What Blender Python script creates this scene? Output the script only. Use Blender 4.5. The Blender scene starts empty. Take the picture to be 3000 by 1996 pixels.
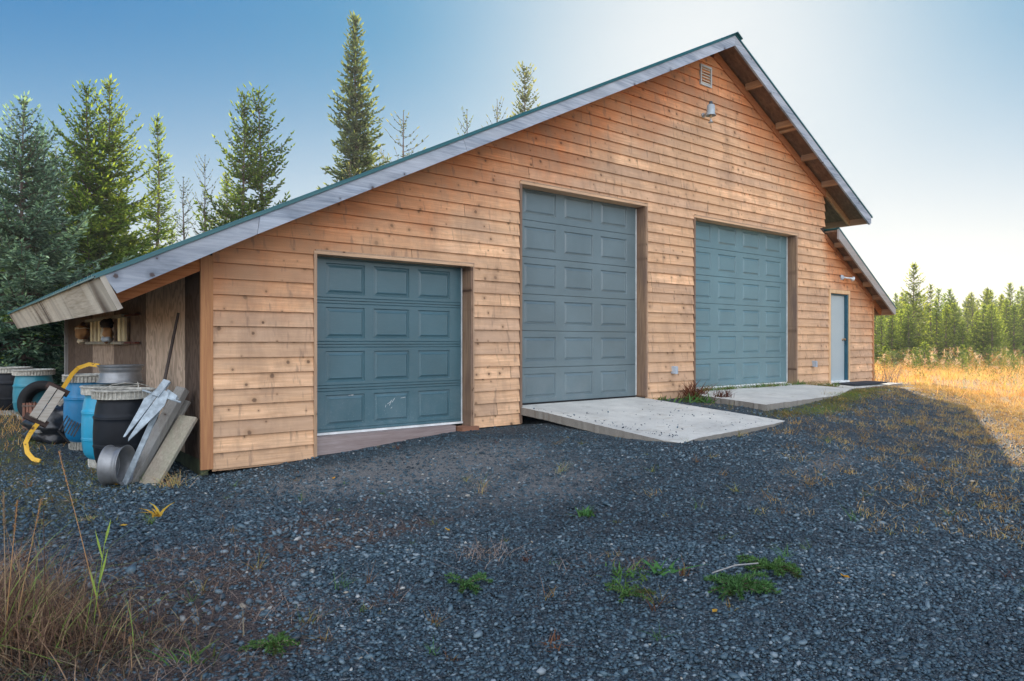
import bpy, math, random
import numpy as np
from mathutils import Vector, Matrix

# ------------------------------------------------------------------ camera
R = math.radians
sc = bpy.context.scene
COL = sc.collection
F_PX, A_PX, HZ, CX = 2080.0, 2586.0, 1005.0, 1500.0      # focal, vanishing offset, horizon, centre on a 3000x1996 frame
TH = math.atan2(F_PX, A_PX)
SN, CS = math.sin(TH), math.cos(TH)
DW = SN / 0.0776                                          # camera distance from the facade plane y=0
HC = 0.90                                                 # camera height over the slab level
cam_d = bpy.data.cameras.new("camera")
cam = bpy.data.objects.new("camera", cam_d)
COL.objects.link(cam)
cam.location = (0, -DW, HC)
cam.rotation_euler = (R(90), 0, -TH)
cam_d.sensor_width = 36
cam_d.lens = F_PX / 3000 * 36
cam_d.shift_y = (HZ - 998.0) / 3000
cam_d.clip_start = 0.05
cam_d.clip_end = 6000
sc.camera = cam

# ------------------------------------------------------------------ sky, sun, exposure
SKY_ROLL, SKY_GAIN, SKY_SAT = 0.62, 2.35, 2.55
SUN_AZ, SUN_EL = R(54), R(22)                             # azimuth from +Y towards +X
w = bpy.data.worlds.new("World")
sc.world = w
w.use_nodes = True
nt = w.node_tree
nt.nodes.clear()
sky = nt.nodes.new("ShaderNodeTexSky")
sky.sky_type = 'NISHITA'
sky.sun_disc = False
sky.sun_elevation = SUN_EL
sky.sun_rotation = SUN_AZ
sky.altitude = 50
sky.air_density = 1.0
sky.dust_density = 1.2
sky.ozone_density = 1.6
bg = nt.nodes.new("ShaderNodeBackground")
bg.inputs[1].default_value = 0.15
wo = nt.nodes.new("ShaderNodeOutputWorld")
# the photograph's long tonal range: the brightest part of the sky is rolled off, and it deepens towards the zenith
def wn(t, **k):
    n_ = nt.nodes.new(t)
    for a_, b_ in k.items(): setattr(n_, a_, b_)
    return n_
tc = wn("ShaderNodeTexCoord")
den = wn("ShaderNodeVectorMath", operation='MULTIPLY_ADD'); den.inputs[1].default_value = (SKY_ROLL,) * 3; den.inputs[2].default_value = (1, 1, 1)
nt.links.new(sky.outputs[0], den.inputs[0])
dv_ = wn("ShaderNodeVectorMath", operation='DIVIDE'); nt.links.new(sky.outputs[0], dv_.inputs[0]); nt.links.new(den.outputs[0], dv_.inputs[1])
hs = wn("ShaderNodeHueSaturation"); hs.inputs["Saturation"].default_value = SKY_SAT; nt.links.new(dv_.outputs[0], hs.inputs["Color"])
sx = wn("ShaderNodeSeparateXYZ"); nt.links.new(tc.outputs["Generated"], sx.inputs[0])
el = wn("ShaderNodeMapRange", interpolation_type='SMOOTHSTEP'); el.inputs[1].default_value = 0; el.inputs[2].default_value = .42; nt.links.new(sx.outputs[2], el.inputs[0])
sdn = wn("ShaderNodeVectorMath", operation='DOT_PRODUCT'); nt.links.new(tc.outputs["Generated"], sdn.inputs[0])
sdn.inputs[1].default_value = (math.sin(SUN_AZ) * math.cos(SUN_EL), math.cos(SUN_AZ) * math.cos(SUN_EL), math.sin(SUN_EL))
au = wn("ShaderNodeMapRange", interpolation_type='LINEAR'); au.inputs[1].default_value = .87; au.inputs[2].default_value = 1.0; au.inputs[3].default_value = 0.0; au.inputs[4].default_value = 1.0
nt.links.new(sdn.outputs["Value"], au.inputs[0])
pw = wn("ShaderNodeMath", operation='POWER'); pw.inputs[1].default_value = 3.2; nt.links.new(au.outputs[0], pw.inputs[0])
inv = wn("ShaderNodeMath", operation='MULTIPLY_ADD'); inv.inputs[1].default_value = -.75; inv.inputs[2].default_value = 1.0; nt.links.new(pw.outputs[0], inv.inputs[0])
ef = wn("ShaderNodeMath", operation='MULTIPLY'); nt.links.new(el.outputs[0], ef.inputs[0]); nt.links.new(inv.outputs[0], ef.inputs[1])
tn_ = wn("ShaderNodeMix", data_type='RGBA'); nt.links.new(ef.outputs[0], tn_.inputs[0])
tn_.inputs[6].default_value = (SKY_GAIN, SKY_GAIN, SKY_GAIN, 1); tn_.inputs[7].default_value = (SKY_GAIN * .12, SKY_GAIN * .42, SKY_GAIN * .66, 1)
tn_.clamp_result = False
vm = wn("ShaderNodeVectorMath", operation='MULTIPLY'); nt.links.new(hs.outputs[0], vm.inputs[0]); nt.links.new(tn_.outputs[2], vm.inputs[1])
# unseen bright cloud bank, added behind the camera to light the shaded facade
FILL_CLOUD = 8.8
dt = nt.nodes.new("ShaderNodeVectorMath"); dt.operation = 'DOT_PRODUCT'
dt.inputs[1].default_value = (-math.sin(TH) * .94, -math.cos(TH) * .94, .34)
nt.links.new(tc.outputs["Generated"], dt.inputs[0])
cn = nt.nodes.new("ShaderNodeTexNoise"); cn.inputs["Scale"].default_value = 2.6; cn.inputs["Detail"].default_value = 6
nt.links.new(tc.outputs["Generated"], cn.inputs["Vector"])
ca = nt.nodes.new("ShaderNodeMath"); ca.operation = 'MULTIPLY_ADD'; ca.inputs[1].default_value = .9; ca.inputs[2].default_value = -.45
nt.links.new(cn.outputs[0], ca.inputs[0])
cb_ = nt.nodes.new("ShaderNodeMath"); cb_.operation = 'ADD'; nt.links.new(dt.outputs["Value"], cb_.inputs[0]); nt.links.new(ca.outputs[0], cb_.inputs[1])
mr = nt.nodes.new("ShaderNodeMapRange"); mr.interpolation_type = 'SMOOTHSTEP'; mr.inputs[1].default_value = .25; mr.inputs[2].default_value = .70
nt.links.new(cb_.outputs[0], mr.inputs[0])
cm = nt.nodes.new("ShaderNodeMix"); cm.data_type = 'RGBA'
nt.links.new(mr.outputs[0], cm.inputs[0]); nt.links.new(vm.outputs[0], cm.inputs[6]); cm.inputs[7].default_value = (FILL_CLOUD * .95, FILL_CLOUD * 1.0, FILL_CLOUD * 1.10, 1)
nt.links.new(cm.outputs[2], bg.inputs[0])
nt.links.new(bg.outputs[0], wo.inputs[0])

sd = bpy.data.lights.new("sun", 'SUN')
sd.energy = 5.0
sd.angle = R(0.53)
sd.color = (1.0, 0.83, 0.62)
sun = bpy.data.objects.new("sun", sd)
COL.objects.link(sun)
sun_dir = Vector((math.sin(SUN_AZ) * math.cos(SUN_EL), math.cos(SUN_AZ) * math.cos(SUN_EL), math.sin(SUN_EL)))
sun.rotation_euler = (-sun_dir).to_track_quat('-Z', 'Y').to_euler()
sun.location = (30, 20, 20)

sc.view_settings.view_transform = 'Standard'
sc.view_settings.look = 'None'
sc.view_settings.gamma = 1
sc.view_settings.use_curve_mapping = False
sc.view_settings.exposure = 0.9
sc.cycles.use_denoising = True
sc.cycles.max_bounces = 8
sc.cycles.transparent_max_bounces = 8

rnd = random.Random(7)
rng = np.random.default_rng(11)


def at(x, d):
    """ground position of pixel column x (2357 wide) at camera depth d"""
    t = (x * 3000 / 2357 - CX) / F_PX
    return d * (SN + t * CS), d * (CS - t * SN) - DW


def z_at(y, d):
    return HC + (HZ - y * 3000 / 2357) * d / F_PX


# ------------------------------------------------------------------ terrain
WX = [-60, -6, 0, 2.2, 4, 5.6, 6.6, 9.4, 10.6, 14, 18, 26, 60]
WZ = [-.45, -.45, -.47, -.55, -.43, -.30, -.30, -.10, -.10, -.07, -.10, -.25, -.5]


def ground_h(X, Y):
    X = np.asarray(X, float); Y = np.asarray(Y, float)
    wz = np.interp(X, WX, WZ)
    f = 1 - np.exp(np.minimum(Y, 0) / 9.0)
    back = 1 - np.exp(-np.maximum(Y, 0) / 6.0)
    left = 1 / (1 + np.exp((X - 2.0) * 1.2))
    z = wz + (-0.70 - wz) * f + back * (left * (-0.25 - wz) + (1 - left) * (-0.5 - wz))
    r = np.hypot(X, Y + DW)
    z = z + 0.018 * (np.sin(X * 1.7 + Y * 0.9) + np.sin(X * 0.6 - Y * 2.1 + 1.3)) * np.clip(r / 6, 0.3, 1) * np.clip(-Y / 2, 0.2, 1)
    z = z + np.clip((r - 60) / 300, 0, 1) * 6 * (0.5 + 0.5 * np.sin(X / 97.0 + 1) * np.cos(Y / 83.0))
    # gravel banked up against the slabs
    z = z + .085 * np.exp(-((X - 6.75) / .45) ** 2) * np.clip((-Y - .05) / .5, 0, 1) * np.clip((3.1 + Y) / .5, 0, 1)
    z = z + .05 * np.exp(-((X - 8.0) / 1.9) ** 6 - ((Y + 3.25) / .55) ** 2)
    z = z + .08 / (1 + np.exp((X - 8.5) * 3)) * np.exp(-((X - 7.6) / 2.4) ** 4 - ((Y + 3.2) / .85) ** 2) + .11 * np.exp(-((X - 13.5) / 4.2) ** 4 - ((Y + 1.7) / 1.0) ** 2)
    return z


def gh(x, y):
    return float(ground_h(x, y))


# ------------------------------------------------------------------ mesh helper
class MB:
    def __init__(s):
        s.v = []; s.f = []; s.c = []

    def add(s, vs, fs, col=None):
        o = len(s.v)
        s.v.extend([tuple(p) for p in vs])
        for f in fs:
            s.f.append(tuple(i + o for i in f)); s.c.append(col if col is not None else 0.5)

    def quad(s, a, b, c, d, col=None):
        s.add([a, b, c, d], [(0, 1, 2, 3)], col)

    def box(s, x0, x1, y0, y1, z0, z1, col=None):
        s.add([(x0, y0, z0), (x1, y0, z0), (x1, y1, z0), (x0, y1, z0), (x0, y0, z1), (x1, y0, z1), (x1, y1, z1), (x0, y1, z1)],
              [(0, 3, 2, 1), (4, 5, 6, 7), (0, 1, 5, 4), (1, 2, 6, 5), (2, 3, 7, 6), (3, 0, 4, 7)], col)

    def beam(s, p0, p1, wd, th, up=(0, 0, 1), col=None, chips=0):
        """box from p0 to p1; wd across, th along 'up'"""
        p0 = Vector(p0); p1 = Vector(p1); d = (p1 - p0).normalized()
        u = Vector(up); a = d.cross(u).normalized(); b = a.cross(d).normalized()
        vs = []
        for p in (p0, p1):
            for i, j in ((-1, -1), (1, -1), (1, 1), (-1, 1)):
                vs.append(p + a * (i * wd / 2) + b * (j * th / 2))
        s.add(vs, [(0, 3, 2, 1), (4, 5, 6, 7), (0, 1, 5, 4), (1, 2, 6, 5), (2, 3, 7, 6), (3, 0, 4, 7)], col)

    def prism(s, poly, axis, a0, a1, col=None):
        """extrude a polygon along an axis; poly in the other two coordinates (xz for 'y', xy for 'z', yz for 'x')"""
        n = len(poly); vs = []
        for a in (a0, a1):
            for p, q in poly:
                vs.append({'y': (p, a, q), 'z': (p, q, a), 'x': (a, p, q)}[axis])
        fs = [tuple(range(n)), tuple(range(2 * n - 1, n - 1, -1))]
        for i in range(n):
            j = (i + 1) % n
            fs.append((i, i + n, j + n, j))
        s.add(vs, fs, col)

    def tube(s, pts, rad, n=8, col=None, cap=True):
        pts = [Vector(p) for p in pts]
        if not hasattr(rad, '__len__'): rad = [rad] * len(pts)
        vs = []; prev = None
        for i, p in enumerate(pts):
            d = (pts[min(i + 1, len(pts) - 1)] - pts[max(i - 1, 0)]).normalized()
            a = (prev - d * prev.dot(d)) if prev is not None else d.cross(Vector((0, 0, 1)) if abs(d.z) < .95 else Vector((1, 0, 0)))
            a.normalize(); prev = a; b = d.cross(a)
            for k in range(n):
                t = 2 * math.pi * k / n
                vs.append(p + (a * math.cos(t) + b * math.sin(t)) * rad[i])
        fs = []
        for i in range(len(pts) - 1):
            for k in range(n):
                l = (k + 1) % n
                fs.append((i * n + k, i * n + l, (i + 1) * n + l, (i + 1) * n + k))
        if cap:
            fs.append(tuple(range(n - 1, -1, -1))); fs.append(tuple((len(pts) - 1) * n + k for k in range(n)))
        s.add(vs, fs, col)

    def lathe(s, prof, n=32, M=None, col=None, close=True):
        """profile of (r,z) about z, transformed by M"""
        vs = []
        for r_, z in prof:
            for k in range(n):
                t = 2 * math.pi * k / n
                p = Vector((r_ * math.cos(t), r_ * math.sin(t), z))
                vs.append(M @ p if M else p)
        fs = []
        for i in range(len(prof) - 1):
            for k in range(n):
                l = (k + 1) % n
                fs.append((i * n + k, i * n + l, (i + 1) * n + l, (i + 1) * n + k))
        s.add(vs, fs, col)

    def build(s, name, mat, parent=None, smooth=False, root=None):
        """link as ONE mesh object; vertices are given in world space"""
        me = bpy.data.meshes.new(name)
        off = Vector(root.location) if root is not None else (Vector(parent['_o']) if parent is not None and '_o' in parent else Vector((0, 0, 0)))
        me.from_pydata([(v[0] - off.x, v[1] - off.y, v[2] - off.z) for v in s.v], [], s.f)
        me.materials.append(mat)
        at_ = me.attributes.new("tint", 'FLOAT', 'FACE')
        at_.data.foreach_set("value", np.array(s.c, dtype=np.float32))
        if smooth: me.shade_smooth()
        me.update()
        o = bpy.data.objects.new(name, me)
        COL.objects.link(o)
        if parent is not None: o.parent = parent
        return o


def np_mesh(name, verts, faces, mat, tint=None, smooth=False, parent=None, attrs=None):
    """verts (n,3), faces (m,k) all the same size; tint per face"""
    me = bpy.data.meshes.new(name)
    nv, nf, k = len(verts), len(faces), faces.shape[1]
    me.vertices.add(nv)
    me.vertices.foreach_set("co", np.ascontiguousarray(verts, dtype=np.float32).ravel())
    me.loops.add(nf * k)
    me.loops.foreach_set("vertex_index", np.ascontiguousarray(faces, dtype=np.int32).ravel())
    me.polygons.add(nf)
    me.polygons.foreach_set("loop_start", np.arange(0, nf * k, k, dtype=np.int32))
    if tint is not None:
        a = me.attributes.new("tint", 'FLOAT', 'FACE')
        a.data.foreach_set("value", np.ascontiguousarray(tint, dtype=np.float32))
    if attrs:
        for nm, arr in attrs.items():
            a = me.attributes.new(nm, 'FLOAT', 'POINT')
            a.data.foreach_set("value", np.ascontiguousarray(arr, dtype=np.float32))
    me.materials.append(mat)
    me.update(calc_edges=True)
    me.validate()
    if smooth: me.shade_smooth()
    o = bpy.data.objects.new(name, me)
    COL.objects.link(o)
    if parent is not None: o.parent = parent
    return o


def tag(o, label=None, cat=None, group=None, kind=None):
    if label: o['label'] = label
    if cat: o['category'] = cat
    if group: o['group'] = group
    if kind: o['kind'] = kind
    return o


def thing(name, label, cat, loc, group=None):
    o = bpy.data.objects.new(name, None)
    COL.objects.link(o)
    o.location = loc
    o.empty_display_size = 0.2
    return tag(o, label, cat, group)


def part(mb, name, mat, root, parent=None, smooth=False):
    """a mesh whose vertices are in world space, made a child of root (or of parent, itself a child of root)"""
    return mb.build(name, mat, parent if parent is not None else root, smooth, root=root)


def copy_tree(o, parent=None):
    c = o.copy(); COL.objects.link(c)
    if parent is not None: c.parent = parent
    for ch in list(o.children): copy_tree(ch, c)
    return c


# ------------------------------------------------------------------ materials
class NT:
    def __init__(s, name):
        s.m = bpy.data.materials.new(name); s.m.use_nodes = True
        s.t = s.m.node_tree; s.t.nodes.clear()
        s.out = s.t.nodes.new("ShaderNodeOutputMaterial")
        s.b = s.t.nodes.new("ShaderNodeBsdfPrincipled")
        s.t.links.new(s.b.outputs[0], s.out.inputs[0])
        s.co = s.t.nodes.new("ShaderNodeTexCoord").outputs["Object"]

    def n(s, typ, **kw):
        nd = s.t.nodes.new(typ)
        for k, v in kw.items(): setattr(nd, k, v)
        return nd

    def L(s, a, b): s.t.links.new(a, b)

    def mapping(s, scale=(1, 1, 1), src=None, rot=(0, 0, 0)):
        m = s.n("ShaderNodeMapping"); m.inputs["Scale"].default_value = scale; m.inputs["Rotation"].default_value = rot
        s.L(src or s.co, m.inputs[0]); return m.outputs[0]

    def noise(s, scale, detail=4, rough=.55, src=None, dist=0):
        n_ = s.n("ShaderNodeTexNoise"); n_.inputs["Scale"].default_value = scale
        n_.inputs["Detail"].default_value = detail; n_.inputs["Roughness"].default_value = rough
        n_.inputs["Distortion"].default_value = dist
        s.L(src or s.co, n_.inputs["Vector"]); return n_.outputs[0]

    def vor(s, scale, src=None, feature='F1'):
        n_ = s.n("ShaderNodeTexVoronoi"); n_.feature = feature; n_.inputs["Scale"].default_value = scale
        s.L(src or s.co, n_.inputs["Vector"]); return n_

    def ramp(s, src, stops, interp='LINEAR'):
        r_ = s.n("ShaderNodeValToRGB"); r_.color_ramp.interpolation = interp
        e = r_.color_ramp.elements
        while len(e) < len(stops): e.new(.5)
        for k, (p, c) in zip(e, stops):
            k.position = p; k.color = (c, c, c, 1) if not hasattr(c, '__len__') else (*c, 1)
        s.L(src, r_.inputs[0]); return r_.outputs[0]

    def mix(s, fac, a, b, mode='MIX'):
        m = s.n("ShaderNodeMix", data_type='RGBA', blend_type=mode)
        for v, i in ((fac, 0), (a, 6), (b, 7)):
            if hasattr(v, 'is_linked') or hasattr(v, 'links'): s.L(v, m.inputs[i])
            elif hasattr(v, '__len__'): m.inputs[i].default_value = (*v, 1)
            else: m.inputs[i].default_value = v
        return m.outputs[2]

    def math(s, op, a, b=0.0, c=None):
        m = s.n("ShaderNodeMath", operation=op)
        for v, i in ((a, 0), (b, 1), (c, 2)):
            if v is None: continue
            if hasattr(v, 'links'): s.L(v, m.inputs[i])
            else: m.inputs[i].default_value = v
        return m.outputs[0]

    def attr(s, name, out="Fac"):
        return s.n("ShaderNodeAttribute", attribute_name=name).outputs[out]

    def bump(s, h, dist=.01, strength=1.0):
        b = s.n("ShaderNodeBump"); b.inputs["Distance"].default_value = dist; b.inputs["Strength"].default_value = strength
        s.L(h, b.inputs["Height"]); s.L(b.outputs[0], s.b.inputs["Normal"]); return b

    def set(s, col=None, rough=None, metal=None, spec=None):
        for v, k in ((col, "Base Color"), (rough, "Roughness"), (metal, "Metallic"), (spec, "Specular IOR Level")):
            if v is None: continue
            if hasattr(v, 'links'): s.L(v, s.b.inputs[k])
            elif hasattr(v, '__len__'): s.b.inputs[k].default_value = (*v, 1)
            else: s.b.inputs[k].default_value = v
        return s.m


def wood(name, light, dark, axis='x', knots=True, grey=None, grey_amt=.5, grain=1.0, rough=.75, knot_scale=4.5, stain=.35):
    """plank wood: grain stretched along the axis, round knots, weathered grey patches"""
    T = NT(name)
    tint = T.attr("tint")
    # every board shows a different stretch of timber
    off = T.n("ShaderNodeCombineXYZ")
    T.L(T.math('MULTIPLY', tint, 37.0), off.inputs[0]); T.L(T.math('MULTIPLY', tint, 19.0), off.inputs[1]); T.L(T.math('MULTIPLY', tint, 53.0), off.inputs[2])
    va = T.n("ShaderNodeVectorMath", operation='ADD'); T.L(T.co, va.inputs[0]); T.L(off.outputs[0], va.inputs[1])
    p = va.outputs[0]
    sc_ = {'x': (1.2, 30, 30), 'y': (30, 1.2, 30), 'z': (30, 30, 1.2)}[axis]
    sc2 = {'x': (.9, 5, 5), 'y': (5, .9, 5), 'z': (5, 5, .9)}[axis]
    g = T.noise(1.6 * grain, 5, .6, T.mapping(sc_, p), .6)
    g2 = T.noise(1.0, 4, .6, T.mapping(sc2, p), .8)
    c = T.mix(T.ramp(g, [(.34, 0), (.64, 1)]), dark, light)
    gb_ = T.ramp(T.math('FRACT', T.math('MULTIPLY', tint, 13.7)), [(.40, 0), (1, .62)])
    c = T.mix(gb_, c, tuple(q * .5 + w_ * .5 * .62 for q, w_ in zip(dark, (sum(dark) / 3,) * 3)))
    c = T.mix(T.math('MULTIPLY', T.ramp(g2, [(.35, 0), (.75, 1)]), stain), c, tuple(x * .45 for x in dark))
    br = T.math('ADD', T.math('MULTIPLY', T.math('FRACT', T.math('MULTIPLY', tint, 7.31)), .32), .86)
    c = T.mix(1.0, c, T.n("ShaderNodeCombineColor").outputs[0] if False else _grey(T, br), 'MULTIPLY')
    if grey:
        gm = T.noise(1.0, 5, .65, T.mapping({'x': (.7, 3, 3), 'y': (3, .7, 3), 'z': (3, 3, .7)}[axis], p), .5)
        c = T.mix(T.math('MULTIPLY', T.ramp(gm, [(.38, 0), (.66, 1)]), grey_amt), c, grey)
    if knots:
        sp_ = T.n("ShaderNodeSeparateXYZ"); T.L(p, sp_.inputs[0]); cp_ = T.n("ShaderNodeCombineXYZ")
        T.L(sp_.outputs[1 if axis == 'y' else 0], cp_.inputs[0]); T.L(sp_.outputs[2], cp_.inputs[1])
        v = T.vor(knot_scale, cp_.outputs[0]); v.voronoi_dimensions = '2D'
        pres = T.ramp(_chan(T, v.outputs["Color"], 0), [(.40, 0), (.44, 1)])
        szk = T.math('MULTIPLY_ADD', T.math('POWER', _chan(T, v.outputs["Color"], 1), 2.0), 1.1, .42)
        d = T.math('ADD', T.math('DIVIDE', v.outputs["Distance"], szk), T.math('MULTIPLY', T.noise(22, 3, .6, p), .09))
        k = T.math('MULTIPLY', T.ramp(d, [(.045 + .012 * knot_scale, 1), (.045 + .022 * knot_scale, 0)]), pres)
        ring = T.math('MULTIPLY', T.ramp(d, [(.045 + .018 * knot_scale, .9), (.045 + .060 * knot_scale, 0)]), pres)
        c = T.mix(T.math('MULTIPLY', ring, .6), c, tuple(x * .55 for x in dark))
        c = T.mix(T.math('MULTIPLY', k, .8), c, (.06, .032, .022))
    T.bump(g, .002, .5)
    return T, c, rough


def _grey(T, v):
    cc = T.n("ShaderNodeCombineColor")
    for i in range(3): T.L(v, cc.inputs[i])
    return cc.outputs[0]


def _chan(T, c, i):
    s_ = T.n("ShaderNodeSeparateColor"); T.L(c, s_.inputs[0]); return s_.outputs[i]


def wood_mat(*a, **k):
    T, c, r_ = wood(*a, **k)
    return T.set(c, r_, spec=.25)


# siding: bleached tan out in the open, fresh orange where the eaves keep the rain off
T, c, r_ = wood("cedar_siding", (.94, .60, .36), (.64, .37, .20), 'x', True, (.46, .31, .21), .75, stain=.34)
prot = T.attr("sheltered")
pn = T.math('ADD', prot, T.math('MULTIPLY', T.math('SUBTRACT', T.noise(1.3, 4, .6), .5), .9))
c = T.mix(T.math('MULTIPLY', T.ramp(pn, [(.30, 0), (.90, 1)]), .82), c, T.mix(1.0, c, (.82, .42, .20), 'MULTIPLY'))
st = T.noise(1.0, 5, .7, T.mapping((2.2, 2.2, .9)), .4)
c = T.mix(T.math('MULTIPLY', T.ramp(st, [(.46, 0), (.68, 1)]), .55), c, (.29, .185, .12))
wz_ = T.noise(.42, 4, .6, T.mapping((1, 1, 1.6)))
c = T.mix(T.math('MULTIPLY', T.ramp(wz_, [(.42, 0), (.62, 1)]), .38), c, (.56, .35, .20))
# nail bleed streaks under the laps
nb = T.noise(1.0, 2, .5, T.mapping((16, 16, 2.2)))
c = T.mix(T.math('MULTIPLY', T.ramp(nb, [(.62, 0), (.72, 1)]), .5), c, (.20, .13, .095))
M_SIDING = T.set(c, .72, spec=.25)

M_GREYWOOD = wood_mat("weathered_fascia", (.36, .42, .50), (.17, .21, .27), 'x', True, (.50, .54, .60), .6, knot_scale=2.6, stain=.6)
M_ORANGE = wood_mat("stained_trim", (.62, .30, .11), (.42, .17, .06), 'z', True, None, 0, knot_scale=3.0, stain=.2)
M_ORANGEX = wood_mat("stained_rafter", (.55, .22, .08), (.36, .12, .04), 'x', True, None, 0, knot_scale=3.0, stain=.2)
M_TRIMX = wood_mat("trim_across", (.72, .50, .32), (.50, .30, .17), 'x', False, (.40, .28, .2), .6)
M_TRIMZ = wood_mat("trim_upright", (.68, .47, .30), (.42, .25, .14), 'z', True, (.34, .24, .18), .7, knot_scale=4)
M_JAMB = wood_mat("jamb_board", (.40, .27, .17), (.22, .13, .08), 'z', True, (.16, .11, .09), .8, knot_scale=4)
M_PLY = wood_mat("soffit_plywood", (.42, .25, .14), (.17, .09, .055), 'x', False, (.12, .075, .05), .6, grain=.35)
M_LOOK = wood_mat("lookout_board", (.62, .38, .20), (.36, .19, .10), 'y', False, (.3, .2, .13), .4)
M_EAVE = wood_mat("stained_eave_board", (.56, .50, .40), (.30, .25, .19), 'y', False, None, 0)
T, c, r_ = wood("stained_eave_board2", (.62, .57, .48), (.40, .35, .27), 'y', False, None, 0)
st = T.noise(1.0, 4, .6, T.mapping((1.0, 1.5, .45), rot=(0, 0, 0)), .8)
c = T.mix(T.ramp(st, [(.50, 0), (.58, .85)]), c, (.07, .05, .04))
st2 = T.noise(1.0, 3, .6, T.mapping((.8, .7, .3)), .4)
c = T.mix(T.ramp(st2, [(.5, 0), (.62, .6)]), c, (.22, .15, .10))
c = T.mix(T.math('MULTIPLY', T.ramp(T.noise(1.0, 3, .5, T.mapping((.6, .9, .35)), .6), [(.45, 0), (.55, 1)]), .55), c, (.72, .68, .58))
M_EAVE = T.set(c, .8, spec=.2)
M_GREYZ = wood_mat("weathered_timber", (.42, .42, .40), (.23, .22, .20), 'z', True, (.30, .31, .33), .6, knot_scale=3)
M_SILL = wood_mat("bleached_sill", (.50, .43, .42), (.30, .23, .21), 'x', False, (.16, .10, .09), .6)


def simple(name, col, rough=.6, metal=0, spec=.4, var=.25, nscale=6, bump=0, bscale=60, detail=4):
    T = NT(name)
    n_ = T.noise(nscale, detail, .6)
    c = T.mix(T.ramp(n_, [(.3, 0), (.7, 1)]), tuple(x * (1 - var) for x in col), tuple(min(1, x * (1 + var * .6)) for x in col))
    if bump: T.bump(T.noise(bscale, 3, .6), bump, .6)
    return T.set(c, rough, metal, spec)


def door_paint(name, col, dust, rough=.38):
    T = NT(name)
    n_ = T.noise(1.4, 4, .6)
    c = T.mix(T.ramp(n_, [(.3, 0), (.7, 1)]), tuple(x * .88 for x in col), tuple(x * 1.12 for x in col))
    fine = T.noise(1.0, 3, .6, T.mapping((14, 14, 160)))
    c = T.mix(T.math('MULTIPLY', T.ramp(fine, [(.45, 0), (.8, 1)]), .14), c, dust)
    sp = T.noise(90, 2, .5)
    z = _sep(T, 2)
    low = T.ramp(T.math('MULTIPLY', T.math('ADD', z, .3), .8), [(0, 1), (.75, 0)])
    c = T.mix(T.math('MULTIPLY', T.math('MULTIPLY', T.ramp(T.noise(4, 5, .7), [(.42, 0), (.7, 1)]), low), .45), c, dust)
    c = T.mix(T.math('MULTIPLY', T.math('MULTIPLY', T.ramp(sp, [(.70, 0), (.73, 1)]), low), .6), c, (.6, .6, .58))
    T.bump(fine, .0008, .5)
    rr = T.math('ADD', T.math('MULTIPLY', n_, .2), rough - .1)
    return T.set(c, rr, 0, .65)


def _sep(T, i, src=None):
    s_ = T.n("ShaderNodeSeparateXYZ"); T.L(src or T.co, s_.inputs[0]); return s_.outputs[i]


M_DOOR1 = door_paint("deep_teal_paint", (.050, .120, .148), (.16, .22, .24), .36)
M_DOOR2 = door_paint("slate_teal_paint", (.115, .165, .185), (.24, .26, .26), .34)
M_DOOR3 = door_paint("pale_teal_paint", (.112, .205, .235), (.24, .30, .32), .36)
M_WHITE = simple("white_strip", (.72, .74, .74), .6)
M_METALROOF = simple("green_metal_roof", (.016, .105, .12), .35, .0, .5, .15)
M_CONC = None
T = NT("concrete")
n1 = T.noise(1.3, 6, .65); n2 = T.noise(60, 3, .6); n3 = T.vor(45)
c = T.mix(T.ramp(n1, [(.3, 0), (.7, 1)]), (.46, .46, .43), (.68, .67, .61))
c = T.mix(T.math('MULTIPLY', T.ramp(n2, [(.4, 0), (.7, 1)]), .3), c, (.30, .31, .31))
c = T.mix(T.math('MULTIPLY', T.ramp(T.noise(2.2, 4, .6, T.mapping((1, 3, 1))), [(.58, 0), (.72, 1)]), .4), c, (.36, .30, .21))
# the broken side faces are darker, gritty aggregate
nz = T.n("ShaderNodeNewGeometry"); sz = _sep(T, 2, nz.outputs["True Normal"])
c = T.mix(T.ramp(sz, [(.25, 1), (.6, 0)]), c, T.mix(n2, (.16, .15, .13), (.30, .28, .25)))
T.bump(T.math('ADD', n2, T.math('MULTIPLY', n3.outputs[0], .4)), .006, .6)
c = T.mix(T.math('MULTIPLY', T.ramp(T.noise(3.1, 5, .75, None, 1.2), [(.56, 0), (.66, 1)]), .35), c, (.27, .26, .23))
M_CONC = T.set(c, .9, spec=.2)
M_GALV = simple("galvanised_steel", (.42, .46, .50), .45, .5, .5, .3, 9, .001)
M_GREYPLASTIC = simple("grey_outlet_cover", (.40, .46, .52), .4)
M_BLUE = simple("blue_plastic", (.010, .20, .42), .35, 0, .5, .25, 3)
M_BLUE2 = simple("pale_blue_plastic", (.02, .30, .48), .35, 0, .5, .2, 3)
M_TEALP = simple("teal_plastic", (.02, .20, .27), .4, 0, .5, .25, 3)
M_BLACKP = simple("dusty_black_plastic", (.008, .011, .016), .5, 0, .22, .6, 3)
M_RING = simple("dirty_white_ring", (.46, .45, .40), .7, 0, .3, .4, 25)
M_RUBBER = simple("tyre_rubber", (.012, .012, .013), .75, 0, .3, .3, 8, .003, 30)
M_YELLOW = simple("chipped_yellow_paint", (.62, .36, .03), .55, 0, .4, .3, 14)
T = NT("chipped_yellow_paint2")
ch = T.ramp(T.noise(16, 4, .7), [(.58, 0), (.62, 1)])
M_YELLOW = T.set(T.mix(ch, (.66, .38, .03), (.10, .05, .025)), .6)
M_SHEETPALE = wood_mat("whitened_wood", (.62, .60, .55), (.42, .39, .34), 'x', False, (.30, .24, .18), .5)
M_ANCHOR = simple("oxidised_galvanised_iron", (.34, .40, .44), .7, .1, .3, .45, 12, .004, 40)
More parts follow.
